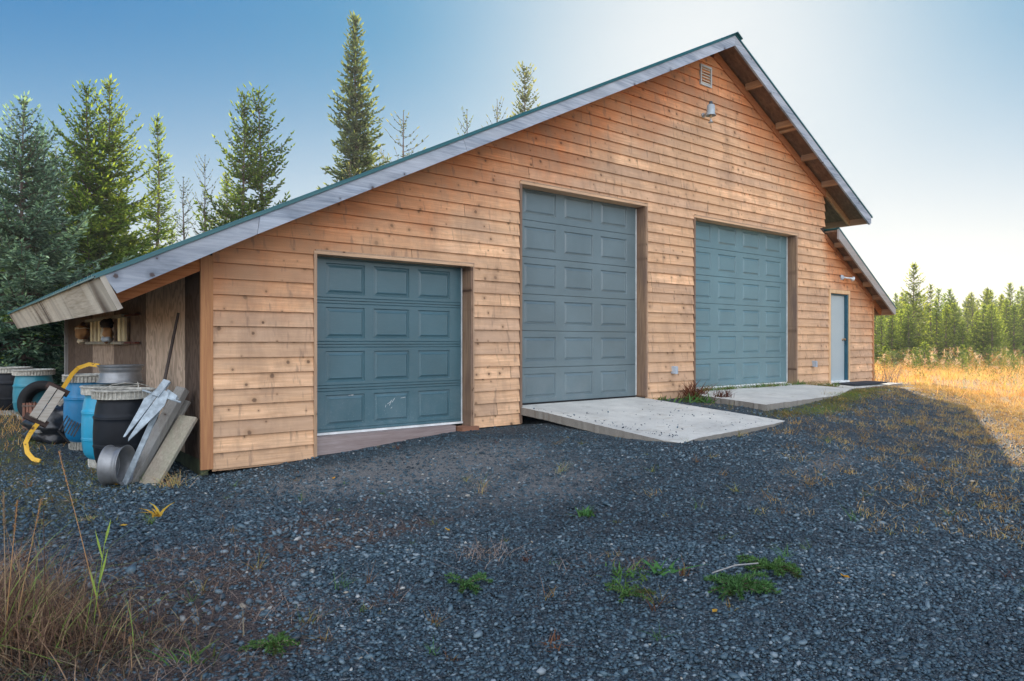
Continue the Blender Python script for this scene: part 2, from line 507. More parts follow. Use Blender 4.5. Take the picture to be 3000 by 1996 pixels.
M_RIM = simple("brushed_wheel_steel", (.26, .27, .28), .48, .6, .5, .3, 6)
T = NT("wall_plywood")
sw = T.noise(1.5, 3, .5, T.mapping((1, 1.6, .8)), .3)
rr = T.math('SINE', T.math('MULTIPLY', sw, 70.0))
rr = T.ramp(T.math('MULTIPLY_ADD', rr, .5, .5), [(.35, 0), (.8, 1)])
tint = T.attr("tint")
base = T.mix(T.ramp(tint, [(.0, 0), (1, 1)]), (.065, .040, .030), (.66, .50, .37))
c = T.mix(T.math('MULTIPLY', rr, .55), base, T.mix(1.0, base, (.45, .42, .40), 'MULTIPLY'))
M_WPLY = T.set(c, .85, spec=.2)


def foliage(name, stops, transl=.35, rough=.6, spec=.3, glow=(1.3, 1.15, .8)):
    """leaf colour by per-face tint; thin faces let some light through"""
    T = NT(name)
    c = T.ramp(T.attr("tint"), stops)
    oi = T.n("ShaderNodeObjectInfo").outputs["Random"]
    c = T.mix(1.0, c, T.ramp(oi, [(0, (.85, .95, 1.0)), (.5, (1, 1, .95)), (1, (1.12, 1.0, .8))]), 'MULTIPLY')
    T.set(c, rough, 0, spec)
    tr = T.n("ShaderNodeBsdfTranslucent"); T.L(T.mix(1.0, c, glow, 'MULTIPLY'), tr.inputs[0])
    mx = T.n("ShaderNodeMixShader"); mx.inputs[0].default_value = transl
    T.L(T.b.outputs[0], mx.inputs[1]); T.L(tr.outputs[0], mx.inputs[2]); T.L(mx.outputs[0], T.out.inputs[0])
    return T.m


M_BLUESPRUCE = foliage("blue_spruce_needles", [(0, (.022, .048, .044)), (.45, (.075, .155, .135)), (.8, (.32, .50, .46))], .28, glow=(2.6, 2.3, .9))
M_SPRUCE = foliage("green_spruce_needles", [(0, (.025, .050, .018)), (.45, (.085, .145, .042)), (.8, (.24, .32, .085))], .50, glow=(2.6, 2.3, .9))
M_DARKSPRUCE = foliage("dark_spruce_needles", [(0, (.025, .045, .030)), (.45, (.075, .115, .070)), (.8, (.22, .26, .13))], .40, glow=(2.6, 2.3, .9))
M_DRYGRASS = foliage("dry_grass_blades", [(0, (.09, .05, .038)), (.4, (.27, .15, .095)), (.75, (.52, .36, .21)), (1, (.26, .38, .08))], .3, .7)
M_MEADOW = foliage("meadow_blades", [(0, (.20, .10, .05)), (.4, (.60, .35, .14)), (.8, (.76, .54, .29)), (1, (.26, .32, .08))], .45, .7, glow=(1.9, 1.5, .85))
M_WEED = foliage("weed_leaves", [(0, (.10, .035, .025)), (.25, (.20, .10, .05)), (.5, (.32, .26, .08)), (.75, (.10, .18, .045)), (1, (.07, .20, .05))], .3)
M_MOSS = foliage("moss_and_low_grass", [(0, (.10, .075, .03)), (.4, (.20, .17, .05)), (1, (.16, .26, .04))], .25)
M_LITTER = foliage("leaf_litter", [(0, (.025, .018, .014)), (.4, (.10, .065, .045)), (.7, (.24, .17, .11)), (.9, (.34, .28, .18)), (1, (.10, .17, .05))], .2)
M_STRAW = foliage("creeping_straw", [(0, (.16, .10, .05)), (.4, (.40, .28, .12)), (.8, (.55, .43, .22)), (1, (.16, .24, .05))], .35, glow=(1.7, 1.4, .85))
M_BRUSH = foliage("mixed_brush", [(0, (.08, .14, .045)), (.3, (.22, .27, .08)), (.55, (.42, .20, .09)), (.8, (.62, .44, .30)), (1, (.82, .72, .60))], .45)
M_MAT = foliage("dead_stem_mat", [(0, (.060, .042, .038)), (.5, (.17, .12, .11)), (1, (.36, .28, .24))], .1)
M_BARK = simple("spruce_bark", (.16, .12, .10), .9, 0, .2, .45, 12, .01, 20)
M_GREENSPRIG = foliage("fresh_spruce_sprig", [(0, (.06, .07, .02)), (.3, (.03, .08, .025)), (1, (.085, .20, .055))], .2)
M_LEAFYEL = foliage("yellow_fallen_leaf", [(0, (.55, .25, .03)), (1, (.70, .45, .06))], .3)

# gravel ground
T = NT("ground_surface")
mm, gm_, sm_, dm_ = T.attr("moss"), T.attr("grass"), T.attr("sand"), T.attr("deadmat")
v1 = T.vor(48); v2 = T.vor(110); v0 = T.vor(26)
f1 = _chan(T, v1.outputs["Color"], 0); f2 = _chan(T, v2.outputs["Color"], 1)
c1 = T.ramp(f1, [(0, (.008, .015, .022)), (.6, (.030, .056, .074)), (.9, (.10, .145, .175)), (1, (.28, .31, .32))])
c2 = T.ramp(f2, [(0, (.010, .017, .024)), (.7, (.050, .072, .088)), (1, (.22, .25, .26))])
c = T.mix(.5, c1, c2)
big = T.noise(.55, 5, .6)
c = T.mix(T.ramp(big, [(.35, .0), (.65, .8)]), c, T.mix(1.0, c, (.55, .55, .56), 'MULTIPLY'))
nn = T.noise(7, 6, .7)
# fine silty grey where water sorted the gravel
c = T.mix(T.ramp(T.math('ADD', sm_, T.math('MULTIPLY', T.math('SUBTRACT', nn, .5), .7)), [(.35, 0), (.7, .85)]), c, T.mix(f2, (.12, .125, .13), (.26, .255, .245)))
c = T.mix(T.ramp(T.math('ADD', dm_, T.math('MULTIPLY', T.math('SUBTRACT', nn, .5), 1.1)), [(.45, 0), (.7, .8)]), c, T.mix(f2, (.035, .024, .022), (.12, .085, .07)))
c = T.mix(T.ramp(T.math('ADD', mm, T.math('MULTIPLY', T.math('SUBTRACT', nn, .5), 1.2)), [(.45, 0), (.75, .85)]), c, T.mix(T.noise(20, 4, .6), (.035, .030, .018), (.13, .13, .045)))
c = T.mix(T.ramp(T.math('ADD', gm_, T.math('MULTIPLY', T.math('SUBTRACT', nn, .5), 1.0)), [(.4, 0), (.75, 1)]), c, T.mix(T.noise(9, 5, .7), (.20, .13, .055), (.55, .38, .17)))
hgt = T.math('ADD', T.math('MULTIPLY', v1.outputs["Distance"], -.7), T.math('MULTIPLY', v2.outputs["Distance"], -.35))
hgt = T.math('ADD', hgt, T.math('MULTIPLY', nn, .3))
T.bump(hgt, .035, .9)
M_GROUND = T.set(c, .72, 0, .35)
T = NT("gravel_stone")
c = T.ramp(T.attr("tint"), [(0, (.012, .022, .032)), (.4, (.036, .072, .098)), (.72, (.088, .146, .182)), (.93, (.23, .28, .31)), (.97, (.30, .25, .18)), (1, (.42, .43, .41))])
M_STONE = T.set(T.mix(T.math('MULTIPLY', T.noise(60, 3, .6), .5), c, T.mix(1.0, c, (.5, .5, .5), 'MULTIPLY')), .55, 0, .45)


# ------------------------------------------------------------------ ground sheet
def sstep(x, a, b):
    t = np.clip((x - a) / (b - a), 0, 1); return t * t * (3 - 2 * t)


def zones(X, Y):
    """masks 0..1: meadow grass, moss, silt, dead mat"""
    wob = .5 * np.sin(X * 1.3 + 2 * np.sin(Y * .7)) + .35 * np.sin(Y * 1.9 + X * .4)
    # meadow beyond the line running from the right-hand corner towards the viewer's right
    nx, ny = 0.583, -0.812
    sd_ = (X - 17.3) * nx * 0 + ((X - 17.0) * 4.3 - (Y + .7) * 6.0) / 7.38 * 0
    # line through (17.4,-.8) and (11.8,-5.6); positive on the far right side
    ax, ay, bx, by = 17.2, -1.2, 8.8, -6.0
    L_ = math.hypot(bx - ax, by - ay)
    right = ((bx - ax) * (Y - ay) - (by - ay) * (X - ax)) / L_
    grass = sstep(right + .6 * wob, -.2, 2.2)
    behind = sstep(Y, 1.5, 4.5) * sstep(-X, -1.2, .2)
    grass = np.maximum(grass, sstep(Y + .3 * wob, 9.5, 12))
    grass = np.maximum(grass, behind * .8)
    grass = np.maximum(grass, sstep(X, 18.2, 19.2) * sstep(Y, -2, 0))
    grass = np.maximum(grass, sstep(-X + .6 * wob, 2.6, 4.6))
    r = np.hypot(X, Y + DW)
    grass = np.maximum(grass, sstep(r, 24, 30))
    moss = .66 * sstep(-X + wob * .5, -2.0, -.9) * sstep(Y, -3.4, -1.0)
    def blob(cx, cy, sx, sy, a): return a * np.exp(-((X - cx) / sx) ** 2 - ((Y - cy) / sy) ** 2)
    moss = np.maximum(moss, blob(12.2, -1.9, 2.2, .5, .8))
    moss = np.maximum(moss, blob(14.8, -1.2, 1.2, .5, .75))
    moss = np.maximum(moss, blob(10.3, -.5, .7, .6, .6))
    moss = np.maximum(moss, blob(14.8, -2.2, 2.5, .7, .45))
    sand = blob(4.0, -1.3, 2.4, 1.0, .9) + blob(4.6, -3.0, 1.7, .8, .55) + blob(9.0, -3.6, 1.4, .5, .35) + blob(7.4, -4.3, 1.5, .3, .6) + blob(5.6, -4.6, 1.2, .18, .4) + blob(3.6, -4.3, 1.0, .16, .35)
    dead = blob(2.9, -3.2, .9, .22, .55) + blob(.2, -2.6, .9, .35, .55) + blob(5.0, -3.6, .5, .12, .5) + blob(.9, -4.3, .8, .9, .9) + blob(3.55, -5.0, .22, .14, .8) + blob(2.75, -5.05, .5, .10, .55) + blob(3.3, -4.75, .45, .12, .6) + blob(2.1, -4.35, .3, .15, .5) + blob(4.2, -3.9, .4, .15, .4) + blob(1.75, -3.1, .9, .45, .75) + blob(1.1, -3.9, .5, .6, .9) + blob(2.4, -2.6, .7, .25, .6) + blob(.6, -3.6, .7, .7, .7) + blob(3.0, -4.0, .35, .25, .5)
    return grass, moss, sand, dead


def polar_ground():
    rad = np.concatenate([np.linspace(.3, 3, 24), np.geomspace(3.05, 30, 330), np.geomspace(31, 4000, 60)])
    ns = 560
    ang = np.linspace(0, 2 * math.pi, ns, endpoint=False)
    Rr, Aa = np.meshgrid(rad, ang, indexing='ij')
    X = Rr * np.cos(Aa); Y = Rr * np.sin(Aa) - DW
    Z = ground_h(X, Y)
    Z = Z + rng.normal(0, .0035, Z.shape) * (Rr < 30)
    verts = np.stack([X.ravel(), Y.ravel(), Z.ravel()], 1)
    idx = np.arange(len(rad) * ns).reshape(len(rad), ns)
    a = idx[:-1]; b = idx[1:]; a2 = np.roll(a, -1, 1); b2 = np.roll(b, -1, 1)
    faces = np.stack([a.ravel(), b.ravel(), b2.ravel(), a2.ravel()], 1)
    # close the hole under the camera
    g, m, s_, d_ = zones(verts[:, 0], verts[:, 1])
    o = np_mesh("ground", verts, faces, M_GROUND, smooth=True, attrs=dict(grass=g, moss=m, sand=s_, deadmat=d_))
    return tag(o, kind='structure')


polar_ground()

# ------------------------------------------------------------------ the garage building
APX, APZ, SL, SR = 11.36, 6.56, 0.4926, 0.5056
XL, XR = 1.17, 16.76                     # eave tips of the main roof
XW0, XW1, XW2 = 2.18, 15.54, 17.90       # left corner, start of the lean-to, right corner
OV, DEPTH = 0.45, 10.3
LTX0, LTZ0, LTX1, LTZ1 = 15.50, 3.475, 18.41, 1.77
LSL = (LTZ0 - LTZ1) / (LTX1 - LTX0)


def roof_top(x):
    if x <= APX: return APZ + SL * (x - APX)
    return APZ - SR * (x - APX)


def lt_top(x): return LTZ0 - LSL * (x - LTX0)


garage = thing("garage_building", "large cedar sided garage with three teal overhead doors and a long green metal gable roof", "building", (8.0, 5.0, 0.0))

# --- siding: lap courses cut to the roofline and round the openings
OPEN = [(3.49, 5.73, -9, 1.96), (6.66, 9.40, -9, 3.24), (10.79, 14.28, -9, 3.20), (15.76, 16.60, -9, 2.03)]
PITCH, Z00 = .1735, .045


def wall_bottom(x):
    if x < 3.49: return -.50
    if x < 6.66: return -.29
    if x < 10.79: return -.09
    return -.05


def wall_limit_left(z):      # x where the underside of the left roof slope is at height z
    return APX + (z + .14 - APZ) / SL


def wall_limit_right(z):
    x = APX - (z + .27 - APZ) / SR
    if z > 3.46: return min(x, XW1)
    return min(XW2, LTX0 + (LTZ0 - .12 - z) / LSL)


sid = MB(); shelter = []
lr = random.Random(3)


def strip(za, zb, yA, yB, x0a, x0b, x1a, x1b, t):
    """one piece of clapboard between heights za<zb with slanted ends"""
    if (x1a - x0a) < .004 and (x1b - x0b) < .004: return
    sid.quad((x0a, yA, za), (x1a, yA, za), (x1b, yB, zb), (x0b, yB, zb), t)


def yprof(k, z):   # face depth of course k at height z
    f = (z - (Z00 + k * PITCH)) / PITCH
    return -.034 + .028 * f


k = -4
while Z00 + k * PITCH < APZ - .3:
    zb0, zb1 = Z00 + k * PITCH, Z00 + (k + 1) * PITCH
    # board joints
    js = []; x = 2.2 + lr.uniform(2.5, 7.5)
    while x < 18: js.append(x); x += lr.uniform(3.6, 5.5)
    tints = [lr.random() for _ in range(len(js) + 1)]
    cuts = sorted(set([zb0, zb1] + [o[3] for o in OPEN if zb0 < o[3] < zb1] + [b for b in (-.50, -.29, -.09, -.05, 3.46) if zb0 < b < zb1]))
    for za, zb in zip(cuts[:-1], cuts[1:]):
        zm = (za + zb) / 2
        xs = [XW0 + .12, XW2 - .03, 3.49, 6.66, 10.79] + js
        spans = []
        lo_a, lo_b = max(XW0 + .12, wall_limit_left(za)), max(XW0 + .12, wall_limit_left(zb))
        hi_a, hi_b = wall_limit_right(za), wall_limit_right(zb)
        if zm < 3.46: hi_a, hi_b = min(hi_a, XW2 - .03), min(hi_b, XW2 - .03)
        bl = []
        for a, b, _, top in OPEN:
            if zm < top: bl.append((a - .012, b + .012))
        pts = sorted(set([p for p in xs if lo_a < p < hi_a] + [q for b in bl for q in b if lo_a < q < hi_a]))
        edges = [None] + pts + [None]
        for i in range(len(edges) - 1):
            a, b = edges[i], edges[i + 1]
            xa0 = lo_a if a is None else a; xb0 = lo_b if a is None else a
            xa1 = hi_a if b is None else b; xb1 = hi_b if b is None else b
            xa1 = max(xa1, xa0); xb1 = max(xb1, xb0) if b is None or a is None else xb1
            if a is None and b is not None: xb0 = min(xb0, b)
            if b is None and a is not None: xb1 = max(xb1, a)
            mid = (xa0 + xa1 + xb0 + xb1) / 4
            if any(p[0] < mid < p[1] for p in bl): continue
            if zm < wall_bottom(mid): continue
            j = sum(1 for q in js if q < mid)
            t = tints[j]
            gap = .003
            strip(za, zb, yprof(k, za), yprof(k, zb), xa0 + (gap if a in js else 0), xb0 + (gap if a in js else 0), xa1 - (gap if b in js else 0), xb1 - (gap if b in js else 0), t)
            if abs(za - zb0) < 1e-6 or abs(za - wall_bottom(mid)) < 1e-6:      # butt edge under the board
                y0_ = yprof(k, za)
                sid.quad((xa0, -.004, za), (xa1, -.004, za), (xa1, y0_, za), (xa0, y0_, za), t)
    k += 1
wall = part(sid, "wall", M_SIDING, garage)
me = wall.data
sh = me.attributes.new("sheltered", 'FLOAT', 'POINT')
vals = []
for v in me.vertices:
    X, Z = v.co.x + 8.0, v.co.z
    top = roof_top(X) if not (X > XW1 and Z < 3.47) else lt_top(X)
    vals.append(max(0, 1 - (top - .27 - Z) / 1.6))
sh.data.foreach_set("value", vals)
# face-long boards need vertices along their length for the attribute: cut them up
import bmesh
bm = bmesh.new(); bm.from_mesh(me)
for xc in np.arange(2.5 - 8, 18 - 8, .4):
    bmesh.ops.bisect_plane(bm, geom=bm.verts[:] + bm.edges[:] + bm.faces[:], plane_co=(xc, 0, 0), plane_no=(1, 0, 0))
lay = bm.verts.layers.float["sheltered"]
for v in bm.verts:
    X, Z = v.co.x + 8.0, v.co.z
    top = roof_top(X) if not (X > XW1 and Z < 3.47) else lt_top(X)
    v[lay] = max(0, 1 - (top - .27 - Z) / 1.6)
bm.to_mesh(me); bm.free()

# --- wall core behind the boards, side and back walls
core = MB()
def core_seg(x0, x1, z0):
    n = 12
    for i in range(n):
        a = x0 + (x1 - x0) * i / n; b = x0 + (x1 - x0) * (i + 1) / n
        def tp(x):
            return (roof_top(x) - .10) if x < XW1 - 1e-6 else lt_top(x) - .10
        ta = tp(a) if not abs(a - XW1) < 1e-6 or x0 < XW1 - 1e-6 else lt_top(a) - .1
        tb = (roof_top(b) - .10) if b <= XW1 + 1e-6 and x1 <= XW1 + 1e-6 else lt_top(b) - .10
        core.quad((a, 0, z0), (b, 0, z0), (b, 0, tb), (a, 0, ta))
for x0, x1, z0 in ((XW0 + .05, 3.45, -.48), (3.45, 5.77, 1.97), (5.77, 6.62, -.28), (6.62, 9.44, 3.25), (9.44, 10.75, -.08), (10.75, 14.32, 3.21), (14.32, XW1, -.04), (XW1, 15.74, -.04), (15.74, 16.62, 2.03), (16.62, XW2 - .03, -.04)):
    core_seg(x0, x1, z0)
core.quad((XW2 - .02, 0, -.5), (XW2 - .02, DEPTH, -.5), (XW2 - .02, DEPTH, 1.9), (XW2 - .02, 0, 1.9))
core.quad((XW1, 0, 3.2), (XW1, DEPTH, 3.2), (XW1, DEPTH, 4.3), (XW1, 0, 4.3))
core.quad((XW0 + .1, DEPTH, -.6), (XW2, DEPTH, -.6), (XW2, DEPTH, 1.95), (XW0 + .1, DEPTH, 1.95))
core.add([(XW0 + .1, DEPTH, 1.95), (XW1, DEPTH, 1.95), (XW1, DEPTH, 4.3), (APX, DEPTH, 6.4)], [(0, 1, 2, 3)])
part(core, "wall_core", simple("building_paper", (.05, .035, .028), .9), garage)

# left side wall: plywood sheets under the eave
ply = MB()
ys = [0.0, .62, 2.60, 4.92, 6.97, 9.2, DEPTH]
tn = [.10, .95, .22, .62, .16, .10]
ztop = roof_top(XW0) - .10
for (a, b), t in zip(zip(ys[:-1], ys[1:]), tn):
    ply.box(XW0 - .0, XW0 + .04, a + .003, b - .003, -.36, ztop, t)
part(ply, "side_wall", M_WPLY, garage)
pb = MB(); pb.box(XW0 + .02, XW0 + .10, .06, DEPTH, -.62, -.10)
part(pb, "skirt_board", simple("treated_skirting", (.10, .12, .07), .9, var=.5), garage)
pp = MB(); pp.box(XW0 - .06, XW0 + .08, DEPTH - .1, DEPTH + .04, -.5, ztop)
part(pp, "corner_post", M_GREYZ, garage)

# corner boards
cb = MB()
cb.box(XW0 - .005, XW0 + .125, -.034, .0, -.47, roof_top(XW0 + .06) - .22)
part(cb, "corner_board", M_ORANGE, garage)
cb = MB()
cb.box(XW2 - .05, XW2 + .03, -.034, .0, -.04, lt_top(XW2) - .12)
cb.box(XW2 + .0, XW2 + .03, .0, .10, -.04, lt_top(XW2) - .12)
part(cb, "corner_board", M_ORANGE, garage)
# frieze strips where the gable meets the soffit
fz = MB()
for (xa, xb) in ((APX - .02, XW1),):
    n = 1
    za, zb = roof_top(xa) - .10, roof_top(xb) - .10
    fz.prism([(xa, za - .17), (xb, zb - .17), (xb, zb), (xa, za)], 'y', -.050, -.001)
xa, xb = LTX0 + .06, XW2
fz.prism([(xa, lt_top(xa) - .20), (xb, lt_top(xb) - .20), (xb, lt_top(xb) - .09), (xa, lt_top(xa) - .09)], 'y', -.045, -.001)
part(fz, "frieze_board", M_ORANGEX, garage)

# --- roof
def slope_slab(mb, x0, x1, topf, d0, d1, y0, y1, t=None):
    """slab between vertical offsets d0>d1 under/over the roof line"""
    mb.prism([(x0, topf(x0) + d1), (x1, topf(x1) + d1), (x1, topf(x1) + d0), (x0, topf(x0) + d0)], 'y', y0, y1, t)


roof = MB()
slope_slab(roof, XL - .05, APX, roof_top, .012, -.004, -OV - .045, DEPTH + .5)
slope_slab(roof, APX, XR + .04, roof_top, .012, -.004, -OV - .045, DEPTH + .5)
slope_slab(roof, LTX0 + .04, LTX1 + .03, lt_top, .012, -.004, -.335, DEPTH + .4)
y = -.30
while y < DEPTH + .4:          # standing ribs
    for (a, b, f) in ((XL - .05, APX - .1, roof_top), (APX + .1, XR + .04, roof_top), (LTX0 + .1, LTX1 + .03, lt_top)):
        roof.prism([(a, f(a) + .012), (b, f(b) + .012), (b, f(b) + .036), (a, f(a) + .036)], 'y', y, y + .04)
        roof.prism([(a, f(a) + .012), (b, f(b) + .012), (b, f(b) + .020), (a, f(a) + .020)], 'y', y + .10, y + .12)
    y += .228
rf = part(roof, "roof", M_METALROOF, garage)
rt = MB()
for (a, b, f, yy, h) in ((XL - .05, APX, roof_top, -OV - .05, .010), (APX, XR + .045, roof_top, -OV - .05, .016), (LTX0 + .04, LTX1 + .035, lt_top, -.34, .02)):
    rt.prism([(a, f(a) - .014), (b, f(b) - .014), (b, f(b) + h), (a, f(a) + h)], 'y', yy - .008, yy + .07)
rt.prism([(APX - .16, roof_top(APX - .16) + .030), (APX, APZ + .036), (APX + .16, roof_top(APX + .16) + .030), (APX + .16, roof_top(APX + .16) + .018), (APX, APZ + .024), (APX - .16, roof_top(APX - .16) + .018)], 'y', -OV - .10, DEPTH + .5)
part(rt, "roof_edge_trim", M_METALROOF, garage, rf)

def soffit_piece(a, b, f, y0, name):
    m = MB(); slope_slab(m, a, b, f, -.02, -.055, y0, DEPTH + .4)
    return part(m, name, M_PLY, garage)
soffit_piece(XL + .02, APX - .02, roof_top, -OV + .005, "soffit")
soffit_piece(APX + .02, XR - .02, roof_top, -OV + .005, "soffit")
soffit_piece(LTX0 + .06, LTX1 - .02, lt_top, -.295, "soffit")

# rake fascia boards in lengths
def rake(a, b, f, yy, drop, plumb=True, t=.3):
    m = MB(); m.prism([(a, f(a) - drop), (b, f(b) - drop), (b, f(b) - .018), (a, f(a) - .018)], 'y', yy - .04, yy, t)
    return part(m, "rake_fascia", M_GREYWOOD, garage)
perp = .24 * SL
m = MB(); a, b = XL + .02, 2.62
m.prism([(a + .11, roof_top(a + .11) - .235), (b, roof_top(b) - .20), (b + .03, roof_top(b + .03) - .018), (a, roof_top(a) - .018)], 'y', -OV - .04, -OV, .71)
part(m, "rake_fascia", M_GREYWOOD, garage)
m = MB(); a, b = 2.625, 5.35
m.prism([(a, roof_top(a) - .20), (b, roof_top(b) - .20), (b - .06, roof_top(b - .06) - .018), (a + .03, roof_top(a + .03) - .018)], 'y', -OV - .041, -OV, .23)
part(m, "rake_fascia", M_GREYWOOD, garage)
m = MB(); a, b = 5.355, APX
m.prism([(a, roof_top(a) - .20), (b, roof_top(b) - .20), (b, roof_top(b) - .018), (a - .06, roof_top(a - .06) - .018)], 'y', -OV - .040, -OV, .52)
part(m, "rake_fascia", M_GREYWOOD, garage)
m = MB(); a, b = APX + .002, XR
m.prism([(a, roof_top(a) - .20), (b - .06, roof_top(b - .06) - .23), (b, roof_top(b) - .16), (b, roof_top(b) - .018), (a, roof_top(a) - .018)], 'y', -OV - .040, -OV, .9)
part(m, "rake_fascia", M_GREYWOOD, garage)
m = MB(); a, b = LTX0 + .04, LTX1
m.prism([(a, lt_top(a) - .235), (b - .09, lt_top(b - .09) - .21), (b, lt_top(b) - .17), (b, lt_top(b) - .018), (a, lt_top(a) - .018)], 'y', -.34, -.30, .35)
part(m, "rake_fascia", wood_mat("brown_grey_fascia", (.46, .42, .38), (.28, .24, .21), 'x', False, (.35, .36, .38), .6), garage)

# eave fascia boards
m = MB()
dx, dz = .155, -.31
e0, e1 = (XL - .02, roof_top(XL) - .02), (XL - .02 + dx, roof_top(XL) - .02 + dz)
m.prism([e0, e1, (e1[0] + .045, e1[1] + .022), (e0[0] + .045, e0[1] + .022)], 'y', -OV - .045, 4.2, .6)
m.prism([e0, e1, (e1[0] + .045, e1[1] + .022), (e0[0] + .045, e0[1] + .022)], 'y', 4.204, 7.6, .33)
m.prism([e0, e1, (e1[0] + .045, e1[1] + .022), (e0[0] + .045, e0[1] + .022)], 'y', 7.604, DEPTH + .45, .15)
part(m, "eave_fascia", M_EAVE, garage)
m = MB(); m.box(XR - .05, XR - .008, -OV + .002, DEPTH + .4, roof_top(XR) - .17, roof_top(XR) - .03)
part(m, "eave_fascia", M_LOOK, garage)
m = MB(); m.box(LTX1 - .05, LTX1 - .008, -.298, DEPTH + .4, lt_top(LTX1) - .18, lt_top(LTX1) - .03)
part(m, "eave_fascia", M_LOOK, garage)

# lookouts and rafter tails
for xx in (12.35, 13.45, 13.58, 14.45, 15.32):
    m = MB(); z1 = roof_top(xx) - .057
    m.prism([(xx, z1 - .11), (xx + .045, z1 - .11 - .045 * SR), (xx + .045, z1 - .045 * SR), (xx, z1)], 'y', -OV + .002, -.052, xx)
    part(m, "lookout", M_LOOK, garage)
for xx in (15.9, 16.35, 16.8, 17.3, 17.8):
    m = MB(); z1 = lt_top(xx) - .057
    m.prism([(xx, z1 - .09), (xx + .045, z1 - .09 - .045 * LSL), (xx + .045, z1 - .045 * LSL), (xx, z1)], 'y', -.296, -.047, xx)
    part(m, "lookout", M_LOOK, garage)
def tail(x0, x1, f, y0, t, mat, d0=-.057, d1=-.20):
    m = MB(); m.prism([(x0, f(x0) + d1), (x1, f(x1) + d1), (x1, f(x1) + d0), (x0, f(x0) + d0)], 'y', y0, y0 + .045, t)
    return part(m, "rafter_tail", mat, garage)
tail(XL + .17, XW0 - .01, roof_top, -.02, .3, M_ORANGEX, -.057, -.36)
for yy in (1.2, 2.4, 3.6, 4.8, 6.0, 7.2, 8.4, 9.6): tail(XL + .2, XW0 - .002, roof_top, yy, yy, M_LOOK, -.057, -.22)
tail(XW1 + .02, XR - .055, roof_top, -.02, .3, M_LOOK, -.057, -.20)
for yy in (1.2, 2.4, 3.6, 4.8, 6, 7.2, 8.4): tail(XW1 + .02, XR - .055, roof_top, yy, yy, M_LOOK, -.057, -.20)
tail(XW2 + .035, LTX1 - .055, lt_top, -.02, .3, M_ORANGEX, -.057, -.20)
for yy in (1.2, 2.4, 3.6, 4.8, 6, 7.2): tail(XW2 + .035, LTX1 - .055, lt_top, yy, yy, M_LOOK, -.057, -.18)


# --- overhead doors
def garage_door(name, x0, x1, seams, cols, pz, mat, label, ribs=False, y=.18):
    """seams: z values bottom..top; cols: list of (xa,xb); pz: offsets of panel from the section's bottom and top"""
    m = MB()
    def rect(xa, xb, za, zb, yy=y): 
        if xb > xa and zb > za: m.quad((xa, yy, za), (xb, yy, za), (xb, yy, zb), (xa, yy, zb))
    def ring(o, i, yo, yi):
        (a, b, c_, d), (e, f, g, h) = o, i
        O = [(a, yo, c_), (b, yo, c_), (b, yo, d), (a, yo, d)]; I = [(e, yi, g), (f, yi, g), (f, yi, h), (e, yi, h)]
        for q in range(4):
            r_ = (q + 1) % 4
            m.quad(O[q], O[r_], I[r_], I[q])
    for za, zb in zip(seams[:-1], seams[1:]):
        a, b = za + .004, zb - .004
        # slightly rolled section edges
        m.quad((x0, y + .02, za), (x1, y + .02, za), (x1, y, a), (x0, y, a))
        m.quad((x0, y, b), (x1, y, b), (x1, y + .02, zb), (x0, y + .02, zb))
        lo, hi = a, b
        if ribs:
            for (g0, edge) in ((a + .026, 'lo'), (b - .038, 'hi')):
                g1 = g0 + .012
                m.quad((x0, y, g0), (x1, y, g0), (x1, y + .008, g0 + .004), (x0, y + .008, g0 + .004))
                m.quad((x0, y + .008, g0 + .004), (x1, y + .008, g0 + .004), (x1, y, g1), (x0, y, g1))
                if edge == 'lo': rect(x0, x1, lo, g0); lo = g1
                else: rect(x0, x1, g1, hi); hi = g0
        p0, p1 = za + pz[0], zb - pz[1]
        rect(x0, x1, lo, p0); rect(x0, x1, p1, hi)
        prev = x0
        for (ca, cb_) in cols:
            rect(prev, ca, p0, p1); prev = cb_
            r0 = (ca, cb_, p0, p1)
            ins = lambda r_, d: (r_[0] + d, r_[1] - d, r_[2] + d, r_[3] - d)
            r1, r2, r3, r4 = ins(r0, .010), ins(r0, .026), ins(r0, .050), ins(r0, .056)
            ring(r0, r1, y, y + .016); ring(r1, r2, y + .016, y + .014); ring(r2, r3, y + .014, y + .001); ring(r3, r4, y + .001, y + .003)
            m.quad((r4[0], y + .003, r4[2]), (r4[1], y + .003, r4[2]), (r4[1], y + .003, r4[3]), (r4[0], y + .003, r4[3]))
        rect(prev, x1, p0, p1)
    o = part(m, "garage_door", mat, garage)
    o['label'] = label
    return o


gd1 = garage_door("", 3.44, 5.76, [-.205, .337, .882, 1.427, 1.975], [(3.698, 4.225), (4.354, 4.879), (5.016, 5.534)], (.078, .085), M_DOOR1, "dark teal overhead door of four sections", True)
gd2 = garage_door("", 6.62, 9.43, [-.036, .525, 1.086, 1.646, 2.207, 2.768, 3.33], [(6.875, 7.53), (7.704, 8.351), (8.533, 9.168)], (.098, .098), M_DOOR2, "tall slate grey overhead door")
gd3 = garage_door("", 10.75, 14.31, [.06, .593, 1.126, 1.659, 2.192, 2.724, 3.257], [(10.95, 11.55), (11.789, 12.39), (12.628, 13.228), (13.456, 14.043)], (.10, .094), M_DOOR3, "wide pale teal overhead door of four columns")
